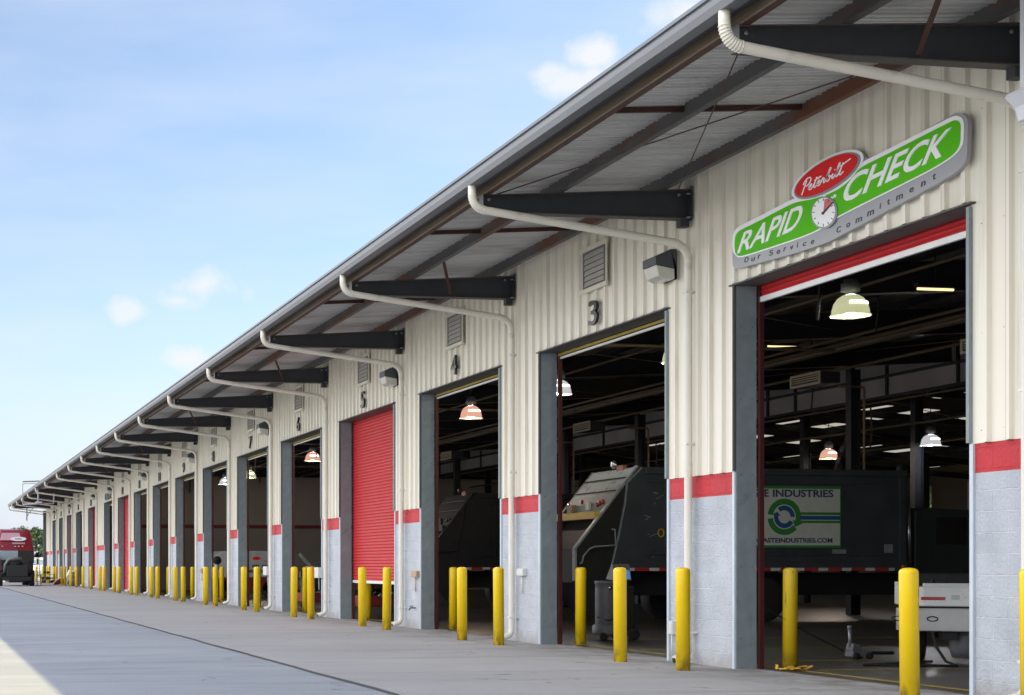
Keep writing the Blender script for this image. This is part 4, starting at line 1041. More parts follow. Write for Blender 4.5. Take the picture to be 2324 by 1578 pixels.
# ------------------------------------------------------------------ refuse trucks
def wheel(parent, c, r, w_, axis='y', rimm=None):
    b = MB(); b.lathe([(r*.55,-w_/2),(r*.93,-w_/2),(r,-w_/2+.04),(r,w_/2-.04),(r*.93,w_/2),(r*.55,w_/2)], c, 32, axis)
    o = b.build('wheel', M_blackr, parent)
    s = MB(); s.lathe([(0,-w_/2+.05),(r*.18,-w_/2+.0),(r*.22,-w_/2+.05),(r*.5,-w_/2+.02),(r*.55,-w_/2),(r*.55,w_/2),(0,w_/2-.02)], c, 24, axis); s.build('rim', rimm or M_cartg, o)
    return o
TY = 32.5
def tp(px, py): return face_xz(px, py, TY)
def make_truck(detail):
    t = thing('refuse_truck', '', 'refuse truck', (20, TY+1.25, .0), 'dark rear-loading refuse trucks parked inside')
    fx = lambda a, c, y: (a, y, c)
    A = tp(1456,1060); Bf = tp(2058,1067); zb = tp(1500,1296)[1]; zt = A[1]
    xb0 = tp(1387,1296)[0]; xf = Bf[0]
    body = [tp(1423,1096), A, (xf-.05, zt-.01), (xf, zt-.06), (xf, zb), (xb0, zb), tp(1418,1143)]
    MB().prism(body, fx, TY, TY+2.45).build('body', M_truck, t)
    # top rail, vertical posts on the body side
    b = MB(); b.box(A[0]+.1, xf-.02, TY-.06, TY, zt-.16, zt-.02); b.box(xb0+.2, xf, TY-.05, TY, zb, zb+.22)
    b.box(xf-.22, xf-.06, TY-.05, TY, zb+.22, zt-.16)
    b.build('side_rail', M_truck, t, bevel=.01)
    rb = MB(); rb.box(A[0]+.1, xf-.23, TY-.03, TY-.001, zb+.36, zb+.42); rb.box(A[0]+.1, xf-.23, TY-.03, TY-.001, zt-.36, zt-.31)
    for x in (A[0]+.55, A[0]+1.15): rb.box(x, x+.07, TY-.03, TY-.001, zb+.42, zt-.36)
    rb.build('side_ribs', M_truck, t, bevel=.006)
    rr_ = random.Random(5); sm_ = MB()
    for k in range(34):
        x = rr_.uniform(A[0]+.05, A[0]+1.6); z = rr_.uniform(zb+.3, zt-.3); a = rr_.uniform(-.6,.6); ln = rr_.uniform(.04,.22)
        sm_.bar((x, TY-.003, z), (x+ln*math.cos(a), TY-.003, z+ln*math.sin(a)), .006, rr_.uniform(.006,.02))
    sm_.build('scratches', M_edge, t)
    q = tp(1500,1210); MB().tube([(q[0]+.07*math.cos(a), TY-.006, q[1]+.09*math.sin(a)) for a in [2*math.pi*k/16 for k in range(17)]], .018, 6, caps=False).build('yellow_mark', mat('mark_yellow', (.45,.32,.03), .5), t)
    # tailgate
    T0, T1, T2, T3 = tp(1447,1058), tp(1306,1245), tp(1306,1318), tp(1370,1400)
    tg = [tp(1456,1062), T0, T1, T2, T3, (xb0, zb-.25), (xb0-.02, zb), tp(1416,1143), tp(1421,1096)]
    MB().prism(tg, fx, TY+.02, TY+.14).build('tailgate_side', M_truckd, t)
    MB().prism(tg, fx, TY+2.3, TY+2.42).build('tailgate_side', M_truck, t)
    e = MB()
    for a_, b_ in ((T0, T1), (T1, T2)): e.bar((a_[0], TY+.05, a_[1]), (b_[0], TY+.05, b_[1]), .14, .045)
    pts = [tp(1456,1061), tp(1423,1096), tp(1418,1143), tp(1405,1210), tp(1387,1290)]
    for a_, b_ in zip(pts[:-1], pts[1:]): e.bar((a_[0], TY-.0, a_[1]), (b_[0], TY-.0, b_[1]), .05, .03)
    e.build('edge_strips', M_edge, t)
    # sloping rear panel: from top down to the yellow bar
    Y0, Y1 = TY+.13, TY+2.3
    Q = tp(1368,1160)                                        # where the bar meets the near side
    def lerp(a_, b_, k): return (a_[0]+(b_[0]-a_[0])*k, a_[1]+(b_[1]-a_[1])*k)
    k1 = (T0[1]-Q[1])/(T0[1]-T1[1])
    M1 = lerp(T0, T1, k1*.82); M2 = lerp(T0, T1, k1)
    rp = [(T0[0]+.12, T0[1]), (T0[0]-.02, T0[1]-.03), (M1[0]-.02, M1[1]), (M1[0]-.02, M2[1]), (M1[0]+.2, M2[1]), (T0[0]+.3, T0[1]-.2)]
    MB().prism(rp, fx, Y0, Y1).build('rear_panel', M_hopper, t)
    s = MB()
    for kk in (.3, .65):
        p_ = lerp(T0, M1, kk); s.box(p_[0]-.05, p_[0]-.02, Y0, Y1, p_[1]-.012, p_[1]+.012)
    s.build('panel_seam', M_truckd, t)
    yb = MB().box(M2[0]-.16, M2[0]+.05, Y0+.0, Y1, M2[1]-.17, M2[1]); yb.build('yellow_bar', M_yel, t, bevel=.01)
    xl = M1[0]-.03
    for yy, zz, r_ in ((Y0+.12,.22,.06),(Y0+.30,.20,.06),(Y0+.42,.17,.055),(Y0+1.25,.26,.055),(Y0+2.0,.2,.07)):
        b = MB(); b.lathe([(0,-.03),(r_,-.03),(r_,.0),(0,0)], (xl, yy, M2[1]+zz), 16, 'x'); b.build('tail_light', M_redlens, t)
    MB().box(xl-.05, xl, Y0+.8, Y0+.98, M2[1]+.06, M2[1]+.26).build('label_plate', M_tape_w, t)
    MB().box(xl-.12, xl, Y0+1.6, Y0+1.85, M2[1]+.0, M2[1]+.2).build('work_lamp', M_tan, t)
    b = MB(); b.box(T0[0]-.05, T0[0]+.05, Y0+.5, Y0+.85, T0[1]-.18, T0[1]+.06); b.build('rear_plate', mat('plate_rust', (.24,.08,.05), .5), t)
    b = MB(); b.lathe([(0,-.02),(.07,-.02),(.11,.03),(.08,.08),(0,.10)], (T0[0]-.08, Y0+1.0, T0[1]+.1), 16, 'x'); b.build('work_lamp', M_chrome, t)
    # sides of the hopper floor and dark interior
    hp = [lerp(T0,T1,.6), T1, (T1[0]+.05,T2[1]-.05), tp(1372,1398), (xb0+.3, zb-.3), (xb0+.3, M2[1])]
    MB().prism([(a_+.25, c_) for a_, c_ in hp], fx, TY+.2, TY+2.25).build('hopper', M_truckd, t)
    # grab rail
    g = [tp(1375,1152+8), tp(1390,1152), tp(1396,1160), tp(1398,1238), tp(1345,1243), tp(1333,1248), tp(1318,1263), tp(1314,1280), tp(1308,1282)]
    g = [tp(1384,1202), tp(1391,1202), tp(1393,1238), tp(1345,1241), tp(1334,1246), tp(1320,1262), tp(1317,1277), tp(1312,1279)]
    MB().tube([(a_, TY-.1, c_) for a_, c_ in g], .02, 8).build('grab_rail', M_edge, t)
    # red and white tape
    xs = tp(1560,1300)[0]; xe = xf-.35; r_, w_ = MB(), MB(); k = 0; x = xb0+.3
    while x < xe:
        ln = .36 if k % 2 else .24
        (r_ if k % 2 else w_).box(x, min(x+ln, xe), TY-.056, TY-.051, zb+.0, zb+.07); x += ln; k += 1
    r_.build('red_tape', M_tape_r, t); w_.build('white_tape', M_tape_w, t)
    MB().lathe([(0,-.02),(.045,-.02),(.045,0),(0,0)], (xf-.13, TY-.05, zb+.1), 12, 'y').build('marker_light', M_orange, t)
    MB().box(xf-.62, xf-.4, TY-.056, TY-.05, zb+.42, zb+.62).build('label_plate', M_edge, t)
    MB().box(xf-1.95, xf-1.6, TY-.056, TY-.05, zb+.40, zb+.50).build('label_plate', M_edge, t)
    # chassis, wheels
    MB().box(xb0+.2, xf+3.6, TY+.75, TY+1.7, .62, zb-.05).build('chassis', M_truckd, t)
    for x in (tp(1735,1300)[0], tp(1735,1300)[0]-1.35, xf+2.0):
        wheel(t, (x, TY+.22, .53), .52, .5); wheel(t, (x, TY+2.2, .53), .52, .5)
    # cab
    cx0 = xf+.28; zc = zt-1.0
    MB().prism([(cx0,.75),(cx0,zc),(cx0+.2,zc+.12),(cx0+1.45,zc+.08),(cx0+1.75,zc-.75),(cx0+3.1,zc-1.0),(cx0+3.25,1.4),(cx0+3.2,.7)], fx, TY+.1, TY+2.3).build('cab', mat('cab_dark', (.028,.036,.034), .4), t, bevel=.03)
    MB().box(cx0+.55, cx0+1.35, TY+.085, TY+.098, zc-.75, zc-.1).build('side_window', M_glassd, t)
    MB().box(cx0+1.9, cx0+2.15, TY-.15, TY+.08, .95, 1.25).build('headlamp', mat('housing_tan', (.30,.26,.20), .5), t)
    mr1 = MB().box(cx0+1.85, cx0+2.05, TY-.35, TY-.28, zc-.95, zc-.2); mr1.tube([(cx0+1.5,TY+.1,zc-.3),(cx0+1.9,TY-.3,zc-.3)], .02, 6); mr1.build('mirror', M_white, t)
    MB().tube([(xf+.14, TY+.1, 1.2), (xf+.10, TY+.1, zt-.6)], .05, 12).build('exhaust_stack', M_chrome, t)
    MB().lathe([(0,-.06),(.12,-.06),(.14,0),(.12,.06),(0,.06)], (xf-.05, TY+.1, zt+.02), 16, 'y').build('sheave', M_truckd, t)
    if detail:
        # advertising board
        bx1, by1 = tp(1906,1105); bx0 = bx1-3.75; bz0 = tp(1900,1244)[1]
        MB().box(bx0, bx1, TY-.05, TY, bz0, by1).build('board_edge', M_bgreen, t)
        bo = MB().box(bx0+.03, bx1-.03, TY-.056, TY-.0505, bz0+.06, by1-.06); bo = bo.build('advert_board', M_board, t)
        def tx(s_, x0, x1, z0, z1, m, nm='lettering'):
            b = MB(); add_text(b, s_, lambda u, v, q: (x0+(x1-x0)*u, TY-.058-.002*q, z0+(z1-z0)*v), offset=.03); b.build(nm, m, bo)
        a_, z1_ = tp(1751,1111); b2, z0_ = tp(1888,1129.5)
        tx('INDUSTRIES', a_, b2, z0_, z1_, M_btext); wd_ = (b2-a_)/10
        tx('WASTE', a_-wd_*5.7, a_-wd_*.7, z0_, z1_, M_btext)
        a_, z1_ = tp(1743,1221); b2, z0_ = tp(1886,1232.5); e_ = (b2-a_)/16
        tx('WASTEINDUSTRIES.COM', a_-e_*3.5, b2, z0_, z1_, M_btext)
        C0 = tp(1777,1173.5); px1 = (tp(1815,1173)[0]-C0[0])
        def arc(r0, r1, a0, a1, m, head, nm):
            b = MB(); n = 22
            for k in range(n):
                p = R(a0+(a1-a0)*k/n); q = R(a0+(a1-a0)*(k+1)/n)
                b.quad((C0[0]+r0*math.cos(p),TY-.058,C0[1]+r0*math.sin(p)),(C0[0]+r1*math.cos(p),TY-.058,C0[1]+r1*math.sin(p)),(C0[0]+r1*math.cos(q),TY-.058,C0[1]+r1*math.sin(q)),(C0[0]+r0*math.cos(q),TY-.058,C0[1]+r0*math.sin(q)))
            if head:
                p = R(a1); rm = (r0+r1)/2; w2 = (r1-r0)*1.0; s_ = 1 if a1 > a0 else -1
                tip = (C0[0]+rm*math.cos(p+s_*R(24)), C0[1]+rm*math.sin(p+s_*R(24)))
                b.poly([(C0[0]+(rm-w2)*math.cos(p),TY-.0585,C0[1]+(rm-w2)*math.sin(p)),(C0[0]+(rm+w2)*math.cos(p),TY-.0585,C0[1]+(rm+w2)*math.sin(p)),(tip[0],TY-.0585,tip[1])])
            b.build(nm, m, bo)
        r = px1
        arc(r*.68, r, 172, -18, M_bgreen, True, 'logo_arrow'); arc(r*.68, r, 186, 318, M_bgreen, False, 'logo_arrow')
        arc(r*.36, r*.62, 330, 170, M_bblue, True, 'logo_arrow'); arc(r*.36, r*.62, 130, 0, M_bblue, False, 'logo_arrow')
        for p0, p1, m in ((1163,1169,M_bgreen),(1171,1180,M_bblue),(1182,1187.5,M_bgreen)):
            x0, z1_ = tp(1812,p0); _, z0_ = tp(1812,p1); MB().box(x0, bx1-.03, TY-.0585, TY-.0565, z0_, z1_).build('stripe', m, bo)
    return t
T1_ = make_truck(True); T1_['label'] = 'dark refuse truck with green-grey hopper and a pale company signboard on its side'
for c in kids(T1_): pass
T2_ = T1_.copy(); COL.objects.link(T2_)
for ch in kids(T1_):
    if ch.name.startswith(('advert_board', 'board_edge')): continue
    d = ch.copy(); COL.objects.link(d); d.parent = T2_
    if ch.name.startswith(('rear_panel','edge_strips','yellow_bar','grab_rail','body','side_r','scratches','yellow_mark','label','work_lamp','tail_light','tailgate')): d.data = ch.data.copy(); d.data.materials[0] = M_truckd  # shade of the second truck put into the colour of its parts
    for g in kids(ch): e2 = g.copy(); COL.objects.link(e2); e2.parent = d
T2_.location = (20.75, 46.2, 0); T2_['label'] = 'second dark refuse truck with a sloping tail standing in shadow behind bay 4'

# ------------------------------------------------------------------ white utility truck tail in the nearest bay
UY = 18.4
def up(px, py, y=UY): return face_xz(px, py, y)
xl_, zt_ = up(2029,1325); xr_ = xl_+1.95
xl_ = up(2062,1325)[0]-.05; xr_ = xl_+1.9
t = UT = thing('utility_truck', 'white utility truck with diamond-plate bumper parked tail-out in the nearest bay', 'truck', (xl_, UY, 0))
zt_ = up(2100,1322)[1]; zc_ = up(2100,1376)[1]; zb1 = up(2100,1380)[1]; zb0 = up(2100,1431)[1]
b = MB()
b.prism([(xl_,UY+.35),(xl_+.05,UY+.08),(xl_+.22,UY),(xr_-.1,UY),(xr_,UY+.2),(xr_,UY+1.3),(xl_,UY+1.3)], lambda a, c, z: (a, c, z), zc_, zt_-.06); b.build('bed', M_white, t, bevel=.015)
b = MB()
b.box(xl_, xl_+.14, UY+.36, UY+1.3, zt_-.06, zt_); b.box(xl_+.22, xl_+.86, UY, UY+.10, zt_-.06, zt_-.01); b.prism([(xl_+.86,zt_-.06),(xl_+.9,zt_+.03),(xr_-.1,zt_+.05),(xr_-.1,zt_-.06)], lambda a, c, y: (a, y, c), UY, UY+.5); b.box(xr_-.14, xr_, UY+.36, UY+1.3, zt_-.06, zt_)
b.build('bed_rails', M_white, t, bevel=.01)
MB().box(xl_+.2, xr_-.2, UY+.15, UY+1.2, zt_-.059, zt_-.05).build('bed_liner', mat('liner_grey', (.16,.15,.145), .7), t)
b = MB(); b.prism([(xl_-.09,UY+.22),(xl_-.06,UY-.02),(xl_+.12,UY-.14),(xr_+.05,UY-.14),(xr_+.05,UY+.1),(xl_+.1,UY+.22)], lambda a, c, z: (a, c, z), zb0, zb1); bmp = b.build('bumper', M_plate, t, bevel=.01)
MB().box(xl_-.05, xr_, UY+.0, UY+.25, zb1, zc_).build('bumper_gap', M_truckd, t)
for px in (2057, 2123):
    x, z = up(px-5,1404,UY-.14)
    MB().tube([(x+.045*math.cos(a)*1.4, UY-.146, z+.03*math.sin(a)) for a in [2*math.pi*k/16 for k in range(17)]], .008, 6, caps=False).build('bumper_step', M_blackr, bmp)
for (px, py, dy) in ((2203,1354,0),(2213,1354,0)):
    x, z = up(px,py)
    MB().prism(ell(x, z, .035, .075, 0, 20), lambda a, c, y: (a, y, c), UY-.02, UY-.005).build('tail_light', M_redlens, t)
x, z = up(2192,1354); MB().box(x-.07, x+.3, UY-.004, UY-.0005, z-.12, z+.12).build('light_recess', M_cartg, t)
x, z = xl_+.005, zat(1354, xl_, UY+.25)
MB().prism(ell(UY+.24, z, .035, .08, 0, 20), lambda a, c, q: (q-.005, a-.02, c), x-.02, x).build('tail_light', M_redlens, t)
x, z = up(2110,1358); MB().box(x-.17, x+.12, UY-.006, UY-.001, z-.02, z+.02).build('reflector', M_redlens, t)
x, z = up(2147,1355); MB().box(x-.05, x+.05, UY-.005, UY-.001, z-.03, z+.03).build('label_plate', M_tape_w, t)
x, z = up(2133,1314); b = MB(); b.lathe([(.07,0),(.07,.03),(.02,.05),(.02,.09)], (x-.12, UY+.5, zt_-.05), 12); b.lathe([(.06,0),(.06,.05),(.0,.06)], (x+.02, UY+.5, zt_-.05), 12); b.build('hitch_ball', M_blackr, t)
MB().box(xl_+.45, xl_+.62, UY-.05, UY+.8, zb0-.11, zb0-.002).build('tow_hitch', M_truckd, t)
MB().lathe([(0,0),(.16,0),(.19,.1),(.19,.35),(.12,.42),(0,.42)], (xl_+.75, UY+.25, zb0-.36), 20).build('spare_drum', M_cartg, t)
MB().box(xl_+.12, xr_-.12, UY+.9, UY+1.0, zt_-.05, zt_+.12).build('headboard', M_truckd, t, bevel=.02)
for yy in (UY+.75,):
    for x in (xl_+.18, xr_-.18): wheel(t, (x, yy, .37), .36, .26, 'x')
UT.rotation_euler.z = R(-29)

# ------------------------------------------------------------------ floor jack, hoses, rags, diagnostic cart
jx, jy = face_xz(1925, 1500, 19.5)[0], 19.3
t = thing('floor_jack', 'small grey floor jack lying on the floor of the nearest bay', 'jack', (jx, jy, .016))
b = MB(); b.box(jx-.12, jx+.16, jy-.1, jy+.1, .05, .14); b.prism([(jx-.12,.14),(jx+.02,.14),(jx+.0,.22),(jx-.1,.24)], lambda a, c, y: (a, y, c), jy-.08, jy+.08); b.build('body', M_cartg, t, bevel=.01)
b = MB(); b.tube([(jx-.10, jy, .18),(jx-.11, jy, .44)], .022, 8); b.lathe([(.03,0),(.03,.04)], (jx-.11,jy,.44), 10); b.build('ram', M_grey, t)
b = MB(); b.tube([(jx+.1, jy, .1),(jx+.62, jy+.1, .09)], .025, 8); b.build('handle', M_blackr, t)
for x, y in ((jx-.08,jy-.11),(jx+.12,jy-.11),(jx+.12,jy+.11)): MB().lathe([(0,-.02),(.05,-.02),(.05,.02),(0,.02)], (x, y, .066), 12, 'y').build('wheel', M_blackr, t)
hx = face_xz(2105, 1500, 17.9)[0]
b = MB(); b.tube([(hx,17.8,.45),(hx+.03,17.75,.25),(hx+.12,17.7,.08),(hx+.2,17.6,.03),(hx-.3,17.65,.035),(hx-.9,17.9,.035),(jx+.5,18.4,.035)], .018, 8)
tag(b.build('air_hose', M_blackr), 'black air hose trailing over the floor below the white truck', 'hose')
px_ = 1748; X_, Z_ = face_xz(px_, 1517, 17.3)
b = MB()
for k in range(14):
    a = rnd.uniform(0, 6.28); x0 = 10.50+rnd.uniform(-.14,.2)
    b.bar((x0, 17.25+rnd.uniform(-.1,.12), .03+rnd.uniform(0,.02)), (x0+.16*math.cos(a), 17.25+.14*math.sin(a), .035+rnd.uniform(0,.06)), .03, .008)
tag(b.build('yellow_strap', mat('strap_yellow', (.62,.36,.03), .7)), 'tangled yellow strap at the foot of the scuffed bollard', 'strap')
b = MB(); b.tube([(10.5,19.6,2.2),(10.9,19.6,1.6),(11.3,19.5,.9),(11.9,19.5,.5),(12.7,19.4,.1),(jx,jy,.05)], .012, 6); tag(b.build('air_hose', M_blackr), 'thin black cord slanting down inside the nearest bay', 'cord')
cx_ = face_xz(1376, 1400, 25.0)[0]; cy_ = 25.0; s_ = (cy_*CT+cx_*ST)/FPX
t = thing('diagnostic_cart', 'grey wheeled workshop machine with a tilted blue screen behind the bay 3 bollards', 'machine', (cx_, cy_, 0))
b = MB(); b.lathe([(.17,.14),(.19,.2),(.19,.9),(.185,.98),(.20,1.0),(.20,1.05),(.0,1.05)], (cx_, cy_, 0), 28); b.lathe([(.22,.10),(.24,.14),(.24,.26),(.19,.30)], (cx_,cy_,0), 24); b.build('drum', M_cartg, t)
b = MB(); b.box(cx_+.18, cx_+.48, cy_-.12, cy_+.2, .15, .95); b.build('pump_unit', M_truckd, t, bevel=.03)
b = MB(); b.hexa([(cx_+.05,cy_-.18,1.06),(cx_+.38,cy_-.18,1.06),(cx_+.38,cy_+.12,1.08),(cx_+.05,cy_+.12,1.08),(cx_+.17,cy_+.1,1.33),(cx_+.48,cy_+.1,1.33),(cx_+.48,cy_+.16,1.34),(cx_+.17,cy_+.16,1.34)]); b.build('console', M_cartg, t)
b = MB(); b.quad((cx_+.08,cy_-.176,1.08),(cx_+.37,cy_-.176,1.08),(cx_+.46,cy_+.087,1.31),(cx_+.185,cy_+.087,1.31)); b.build('screen', M_bluescr, t)
MB().lathe([(0,-.02),(.035,-.02),(.035,0),(0,0)], (cx_-.02, cy_-.19, .93), 12, 'y').build('badge', M_chrome, t)
for x, r_ in ((cx_-.14,.07),(cx_+.12,.11),(cx_+.42,.11)): wheel(t, (x, cy_-.18, r_+.016), r_, .06)
MB().tube([(cx_-.19,cy_-.05,.42),(cx_-.05,cy_-.2,.36),(cx_+.2,cy_-.2,.45)], .014, 8).build('hose', M_blackr, t)

# ------------------------------------------------------------------ vehicles deeper in bays 6 to 8
VY = 60.0
def vp(px, py, y=VY): return face_xz(px, py, y)
x0, z1 = vp(484,1251); x1, _ = vp(640,1251); zb_ = vp(560,1311)[1]
t = thing('service_van', 'white service truck with black lettering and red oval badge behind bays 7 and 8', 'truck', ((x0+x1)/2, VY+1, 0))
b = MB(); b.prism([(x0,zb_),(x0,z1-.35),(x0+.35,z1),(x1,z1),(x1,zb_)], lambda a, c, y: (a, y, c), VY, VY+1.9); b.build('body', mat('van_white', (.40,.41,.42), .35), t, bevel=.03)
b = MB(); b.box(x0+.05, x1-.05, VY+.03, VY+1.85, .32, zb_-.01); b.build('skirt', mat('van_red', (.16,.012,.02), .4), t)
a_, zt__ = vp(572,1264); c_, zz = vp(592,1271)
MB().prism(ell((a_+c_)/2, (zt__+zz)/2, .17, .07, 0, 24), lambda a, c, y: (a, y, c), VY-.012, VY-.002).build('badge', M_signrd, t)
b = MB()
for row in (1288, 1300):
    xx, zl_ = vp(562, row); xx2 = vp(606, row)[0]
    while xx < xx2: wd_ = rnd.uniform(.03,.07); b.box(xx, xx+wd_, VY-.006, VY-.001, zl_, zl_+.11); xx += wd_+rnd.choice((.025,.025,.12))
b.build('lettering', M_signdk, t)
b = MB(); b.tube([(vp(598,1273)[0],VY-.01,vp(598,1273)[1]),(vp(606,1274)[0],VY-.01,vp(606,1274)[1]),(vp(614,1283)[0],VY-.01,vp(614,1283)[1])], .012, 6); b.build('swoosh', M_signrd, t)
for x in (x0+.45, x1-.45): wheel(t, (x, VY+.16, .38), .37, .26)
fx_, fz_ = face_xz(493, 1272, 57.5)
t = thing('shop_fan', 'black round fan on a white pedestal just inside bay 8', 'fan', (fx_, 57.5, 0))
MB().lathe([(0,-.05),(.15,-.05),(.165,0),(.15,.05),(0,.05)], (fx_-.0, 57.5, fz_), 20, 'y').build('fan_head', M_truckd, t)
MB().lathe([(.14,0),(.13,.06),(.05,.1),(.05,fz_-.35),(.10,fz_-.32),(.07,fz_-.1)], (fx_, 57.55, .016), 16).build('pedestal', mat('van_white', (.40,.41,.42)), t)
X, Z = face_xz(700, 1320, 45.0)
t = thing('engine_on_stand', 'dismantled engine with chrome parts on a red stand behind bay 6', 'engine', (X, 45, 0))
b = MB(); b.box(X-.2, X+.9, 44.8, 45.6, .22, .5); b.build('stand', mat('stand_red', (.20,.015,.015), .4), t, bevel=.02)
b = MB()
for k in range(40):
    c = (X+rnd.uniform(-.1,.8), 45+rnd.uniform(-.2,.5), rnd.uniform(.55,1.1)); s1 = rnd.uniform(.04,.14)
    b.box(c[0]-s1, c[0]+s1, c[1]-s1, c[1]+s1, c[2]-s1*.8, c[2]+s1*.8)
b.build('block', M_engine, t, bevel=.01)
b = MB()
for k in range(9): 
    c = (X+rnd.uniform(.2,.8), 44.75, rnd.uniform(.5,1.0)); b.lathe([(0,-.03),(.03,-.03),(.04,0),(0,0)], c, 10, 'y')
b.build('chrome_caps', M_chrome, t)
b = MB(); p, q = face_xz(680,1258,45), face_xz(705,1286,45); b.bar((p[0],45,p[1]),(q[0],45,q[1]), .05, .09); b.prism([(q[0]-.1,q[1]),(q[0]+.2,q[1]),(q[0]+.2,q[1]-.2),(q[0]-.15,q[1]-.2)], lambda a, c, y: (a, y, c), 44.9, 45.2); b.build('hoist_arm', M_edge, t)
for x in (X-.12, X+.82): wheel(t, (x, 45.1, .12), .11, .08)
X2 = face_xz(835, 1340, 39.5)[0]
dup(t, (X2, 39.5, 0), label='engine parts glimpsed in the gap under the half-closed red door')
t['group'] = 'dismantled engines on the shop floor'

# ------------------------------------------------------------------ red road tractor far left
RY = 99.0
def rp_(px, py, y=RY): return face_xz(px, py, y)
cxr, _ = rp_(35, 1300)
S = (RY*CT+cxr*ST)/FPX
t = thing('road_tractor', 'dark red sleeper truck with its engine uncovered facing the camera at far left', 'truck', (cxr, RY+3, 0))
zz = lambda py: zat(py, cxr, RY)
hw = 1.25
# roof fairing + cab lofted from front sections
def loft(secs, name, m, parent, bevel=0):
    b = MB(); n = len(secs[0]); rings = []
    for s in secs:
        i = len(b.v); b.v += list(s); rings.append(i)
    for k in range(len(rings)-1):
        for j in range(n):
            j2 = (j+1) % n; b.f.append((rings[k]+j, rings[k]+j2, rings[k+1]+j2, rings[k+1]+j)); b.sm.append(True)
    b.f.append(tuple(rings[0]+j for j in range(n))); b.sm.append(False); b.f.append(tuple(rings[-1]+j for j in range(n))); b.sm.append(False)
    return b.build(name, m, parent, bevel)
def rsec(w_, y0, y1, z, r_=.25):
    pts = []
    for (sx, sy, a0) in ((1,-1,-90),(1,1,0),(-1,1,90),(-1,-1,180)):
        for k in range(5):
            a = R(a0+22.5*k); pts.append((cxr+sx*(w_-r_)+r_*math.cos(a), (y0+r_ if sy < 0 else y1-r_)+r_*math.sin(a), z))
    return pts
zr, zm, zw, zh = zz(1200), zz(1248), zz(1253), zz(1277)
loft([rsec(hw, RY+.3, RY+3.2, zz(1278)), rsec(hw, RY+.35, RY+3.2, zw), rsec(hw-.04, RY+.42, RY+3.2, zm+.2), rsec(hw-.12, RY+.8, RY+3.2, zr-.5), rsec(hw-.24, RY+1.2, RY+3.2, zr-.1), rsec(hw-.32, RY+1.5, RY+3.1, zr)], 'cab', M_redcab, t)
b = MB(); b.quad((cxr-.98,RY+.55,zm+.62),(cxr+.36,RY+.55,zm+.62),(cxr+.34,RY+.93,zr-.34),(cxr-.85,RY+.93,zr-.34)); b.quad((cxr-.85,RY+.93,zr-.34),(cxr+.34,RY+.93,zr-.34),(cxr+.26,RY+1.36,zr-.02),(cxr-.76,RY+1.36,zr-.02)); b.build('painted_reflection', M_redcab2, t)  # reflection on the roof fairing, put in as pale quads
MB().prism(ell(cxr+.22, zz(1223), .52, .14, 0, 32), lambda a, c, y: (a, y, c), RY+.52, RY+.62).build('oval_badge', M_signwt, t)
b = MB(); add_text(b, 'CRC', lambda u, v, q: (cxr+.02+.42*u, RY+.515-.004*q, zz(1223)-.05+.1*v), offset=.02); b.build('lettering', M_engine, t)
MB().box(cxr-.18, cxr+.65, RY+.44, RY+.55, zz(1233)-.06, zz(1233)+.05).build('name_panel', M_redcab2, t)
for px in (9, 38, 46, 55, 81.5): 
    x = rp_(px-3,1239)[0]; MB().box(x-.05, x+.05, RY+.33, RY+.40, zz(1240)-.03, zz(1240)+.03).build('marker_light', M_tape_w, t)
MB().box(cxr-hw+.08, cxr+.18, RY+.26, RY+.30, zz(1275), zz(1250)).build('windscreen', M_glassb, t)  # brighter pane, its reflection put into the glass colour
MB().box(cxr+.20, cxr+hw-.06, RY+.26, RY+.30, zz(1275), zz(1250)).build('windscreen', M_glassd, t)
b = MB()
for k in range(70):
    c = (cxr+rnd.uniform(-.95,.98), RY+rnd.uniform(-.9,.2), rnd.uniform(.7, zh)); s1 = rnd.uniform(.07,.22)
    b.box(c[0]-s1, c[0]+s1, c[1]-s1, c[1]+s1, c[2]-s1, c[2]+s1)
b.box(cxr-1.1, cxr+1.15, RY-.1, RY+.3, .5, zh); b.build('engine', M_engine, t, bevel=.03)
MB().box(cxr-.62, cxr+.75, RY-1.2, RY-1.02, .62, zz(1287)+.1).build('radiator', mat('radiator', (.012,.015,.016), .6, bump=.004, bscale=30), t, bevel=.04)
MB().tube([(cxr-.75,RY-.9,.9),(cxr-.72,RY-1.1,1.4),(cxr-.5,RY-1.1,1.72),(cxr-.1,RY-1.1,1.80),(cxr+.35,RY-1.0,1.78)], .09, 10).build('charge_pipe', mat('pipe_grey', (.16,.17,.17), .4), t)
MB().box(cxr-.9, cxr+.95, RY-1.15, RY-.6, .38, .62).build('crossmember', M_truckd, t)
MB().box(cxr-.45, cxr+.5, RY-1.0, RY+4, .25, .5).build('frame_rails', M_truckd, t)
b = MB(); b.prism([(cxr-hw-.02,1.0),(cxr-hw,1.9),(cxr-hw+.18,2.0),(cxr-hw+.34,1.5),(cxr-hw+.38,1.0)], lambda a, c, y: (a, y, c), RY-.6, RY+.3); b.build('fender', M_redcab, t, bevel=.03)
for s in (-1, 1):
    wheel(t, (cxr+s*1.02, RY-.3, .53), .52, .34, 'x', M_chrome)
    wheel(t, (cxr+s*1.0, RY+5.0, .53), .52, .5, 'x', M_chrome)
b = MB(); b.box(cxr+1.36, cxr+1.58, RY+.2, RY+.3, zz(1283), zz(1266)); b.build('mirror', M_white, t); b = MB(); b.box(cxr+1.40, cxr+1.50, RY+.18, RY+.199, zz(1280), zz(1269)); b.tube([(cxr+1.1,RY+.3,zz(1268)),(cxr+1.4,RY+.25,zz(1268))], .02, 6); b.tube([(cxr+1.1,RY+.3,zz(1282)),(cxr+1.4,RY+.25,zz(1282))], .02, 6); b.build('mirror_arm', M_truckd, t)
